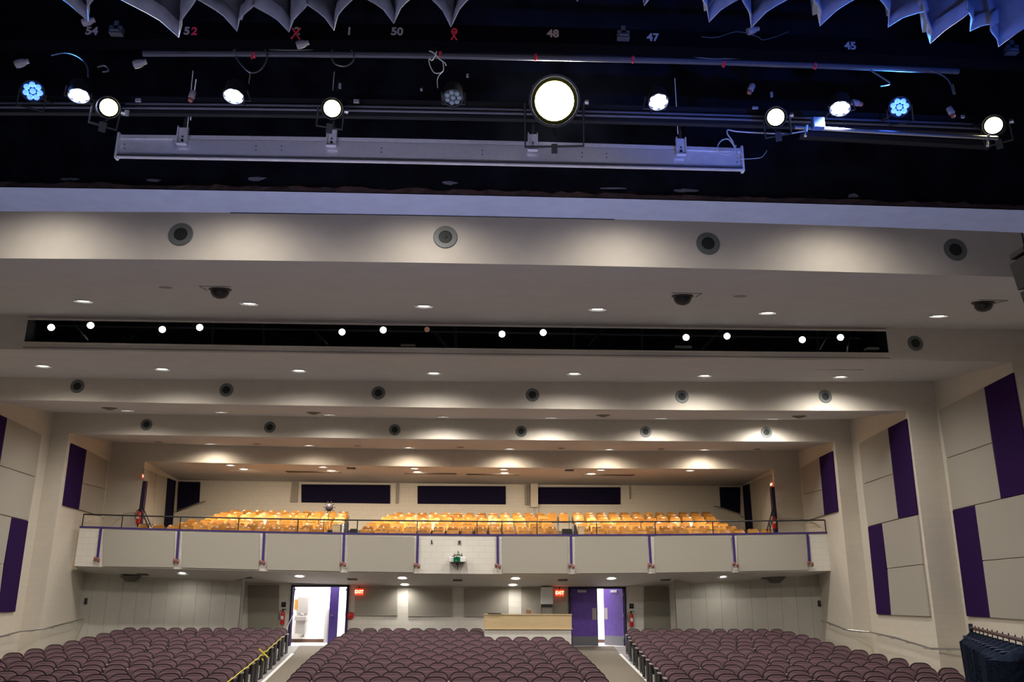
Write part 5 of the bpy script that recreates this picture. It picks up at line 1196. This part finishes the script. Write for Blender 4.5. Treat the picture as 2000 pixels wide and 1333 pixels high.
# costume rack at the lower right with black robes
RA, RB = at(1896, 1227, 7.0), at(2000, 1252.5, 4.6); d = (RB - RA); RB2 = RA + d * 1.15
root = empty('clothes_rack', (RA.x, RA.y, ZS), 'rolling clothes rack with a wooden rail at the lower right', 'rack'); sh = Vector(root.location)
MB().tube([RA, RB2], .011).build('rail', mat('rail_wood', (.06, .028, .012), .8, spec=.1), root, True, shift=sh)
for q in (RA, RB2): MB().tube([q + Vector((0, 0, .03)), (q.x, q.y, ZS + .1)], .016).build('upright', BLACK, root, True, shift=sh)
MB().tube([(RA.x, RA.y, ZS + .12), (RB2.x, RB2.y, ZS + .12)], .016).build('base_bar', BLACK, root, True, shift=sh)
for q in (RA, RB2):
    MB().tube([(q.x - .25, q.y - .1, ZS + .1), (q.x + .25, q.y + .1, ZS + .1)], .014).build('foot', BLACK, root, shift=sh)
    for s in (-1, 1): MB().lathe([(.04, -.015), (.04, .015)], 14, M=Matrix.Translation((q.x + s * .25, q.y + s * .1, ZS + .04)) @ Matrix.Rotation(math.radians(90), 4, 'Y')).build('wheel', BLACK, root, True, shift=sh)
dn = d.normalized(); ang = math.atan2(dn.y, dn.x)
perp = Vector((-dn.y, dn.x, 0)).normalized()
NRB = 11
for i in range(NRB):
    t = .03 + .95 * i / (NRB - 1); q = RA + d * t; random.seed(40 + i)
    root = empty('black_robe', q, 'black robe on the rack, ' + ('furthest from the camera' if i == 0 else 'nearest the camera' if i == NRB - 1 else ORD[i + 1] + ' from the far end'), 'garment', 'black robes on the clothes rack')
    b = MB(); hw = .10 + .006 * i; zs = [-.03, -.05, -.10, -.35, -.6, -.9, -1.2]; M = 18
    for j, zz in enumerate(zs):
        ww = [.02, hw * .7, hw, hw * .95, hw * .93, hw * 1.0, hw * 1.08][j]; dd = [.02, .05, .085, .09, .10, .11, .12][j]
        for k in range(M):
            a = 2 * math.pi * k / M; f = 1 + .12 * math.sin(5 * a + i + j * .4) * (j > 1); p = perp * (math.cos(a) * ww * f) + dn * (math.sin(a) * dd * f); b.v.append((p.x, p.y, zz + (.02 * math.sin(3 * a + i) if j == 6 else 0) - .03 * (abs(math.cos(a)) ** 2 if j == 1 else 0)))
    for j in range(len(zs) - 1):
        for k in range(M): b.f.append((j * M + k, j * M + (k + 1) % M, (j + 1) * M + (k + 1) % M, (j + 1) * M + k)); b.mi.append(0)
    b.f += [tuple(range(M)), tuple(range((len(zs) - 1) * M, len(zs) * M))[::-1]]; b.mi += [0, 0]
    b.build('cloth', BLACKC, root, True)
    b = MB(); b.tube([perp * hw * .7 + Vector((0, 0, -.065)), Vector((0, 0, -.055)), perp * -hw * .7 + Vector((0, 0, -.065))], .007, 5); b.tube([(0, 0, -.055), (0, 0, .0), dn * .02 + Vector((0, 0, .02))], .004, 5); b.build('hanger', mat('hanger_dark', (.05, .045, .04), .9, spec=.1), root)
    if i in (2, 4, 6, 8, 9):
        b = MB(); c_ = -perp * .0; b.box((0, 0, 0), (.03, .05, .04), Matrix.Translation(perp * (hw * .9) + Vector((0, 0, -.27 - .02 * i)))); b.build('size_tag', mat('tag_cream', (.55, .50, .40), .6), root)
# unseen fill spots added low on stage to brighten the curtain folds and housing
spot('blue_fill', (3.6, .8, EYE - 1.0), Vector((2.7, 4.9, EYE + 4.1)) - Vector((3.6, .8, EYE - 1.0)), 1500, 34, .6, (.01, .12, 1.0), .08)
spot('side_fill', (-3.8, .8, EYE - 1.0), Vector((-1.3, 4.9, EYE + 4.1)) - Vector((-3.8, .8, EYE - 1.0)), 260, 46, .7, (.66, .64, 1.0), .1)
for x in (-2.0, .2, 2.4):
    spot('front_fill', (x, 2.0, EYE - 1.2), Vector((x * 1.0, 6.9, EYE + 4.0)) - Vector((x, 2.0, EYE - 1.2)), 130, 36, .9, (.78, .74, 1.0), .1)
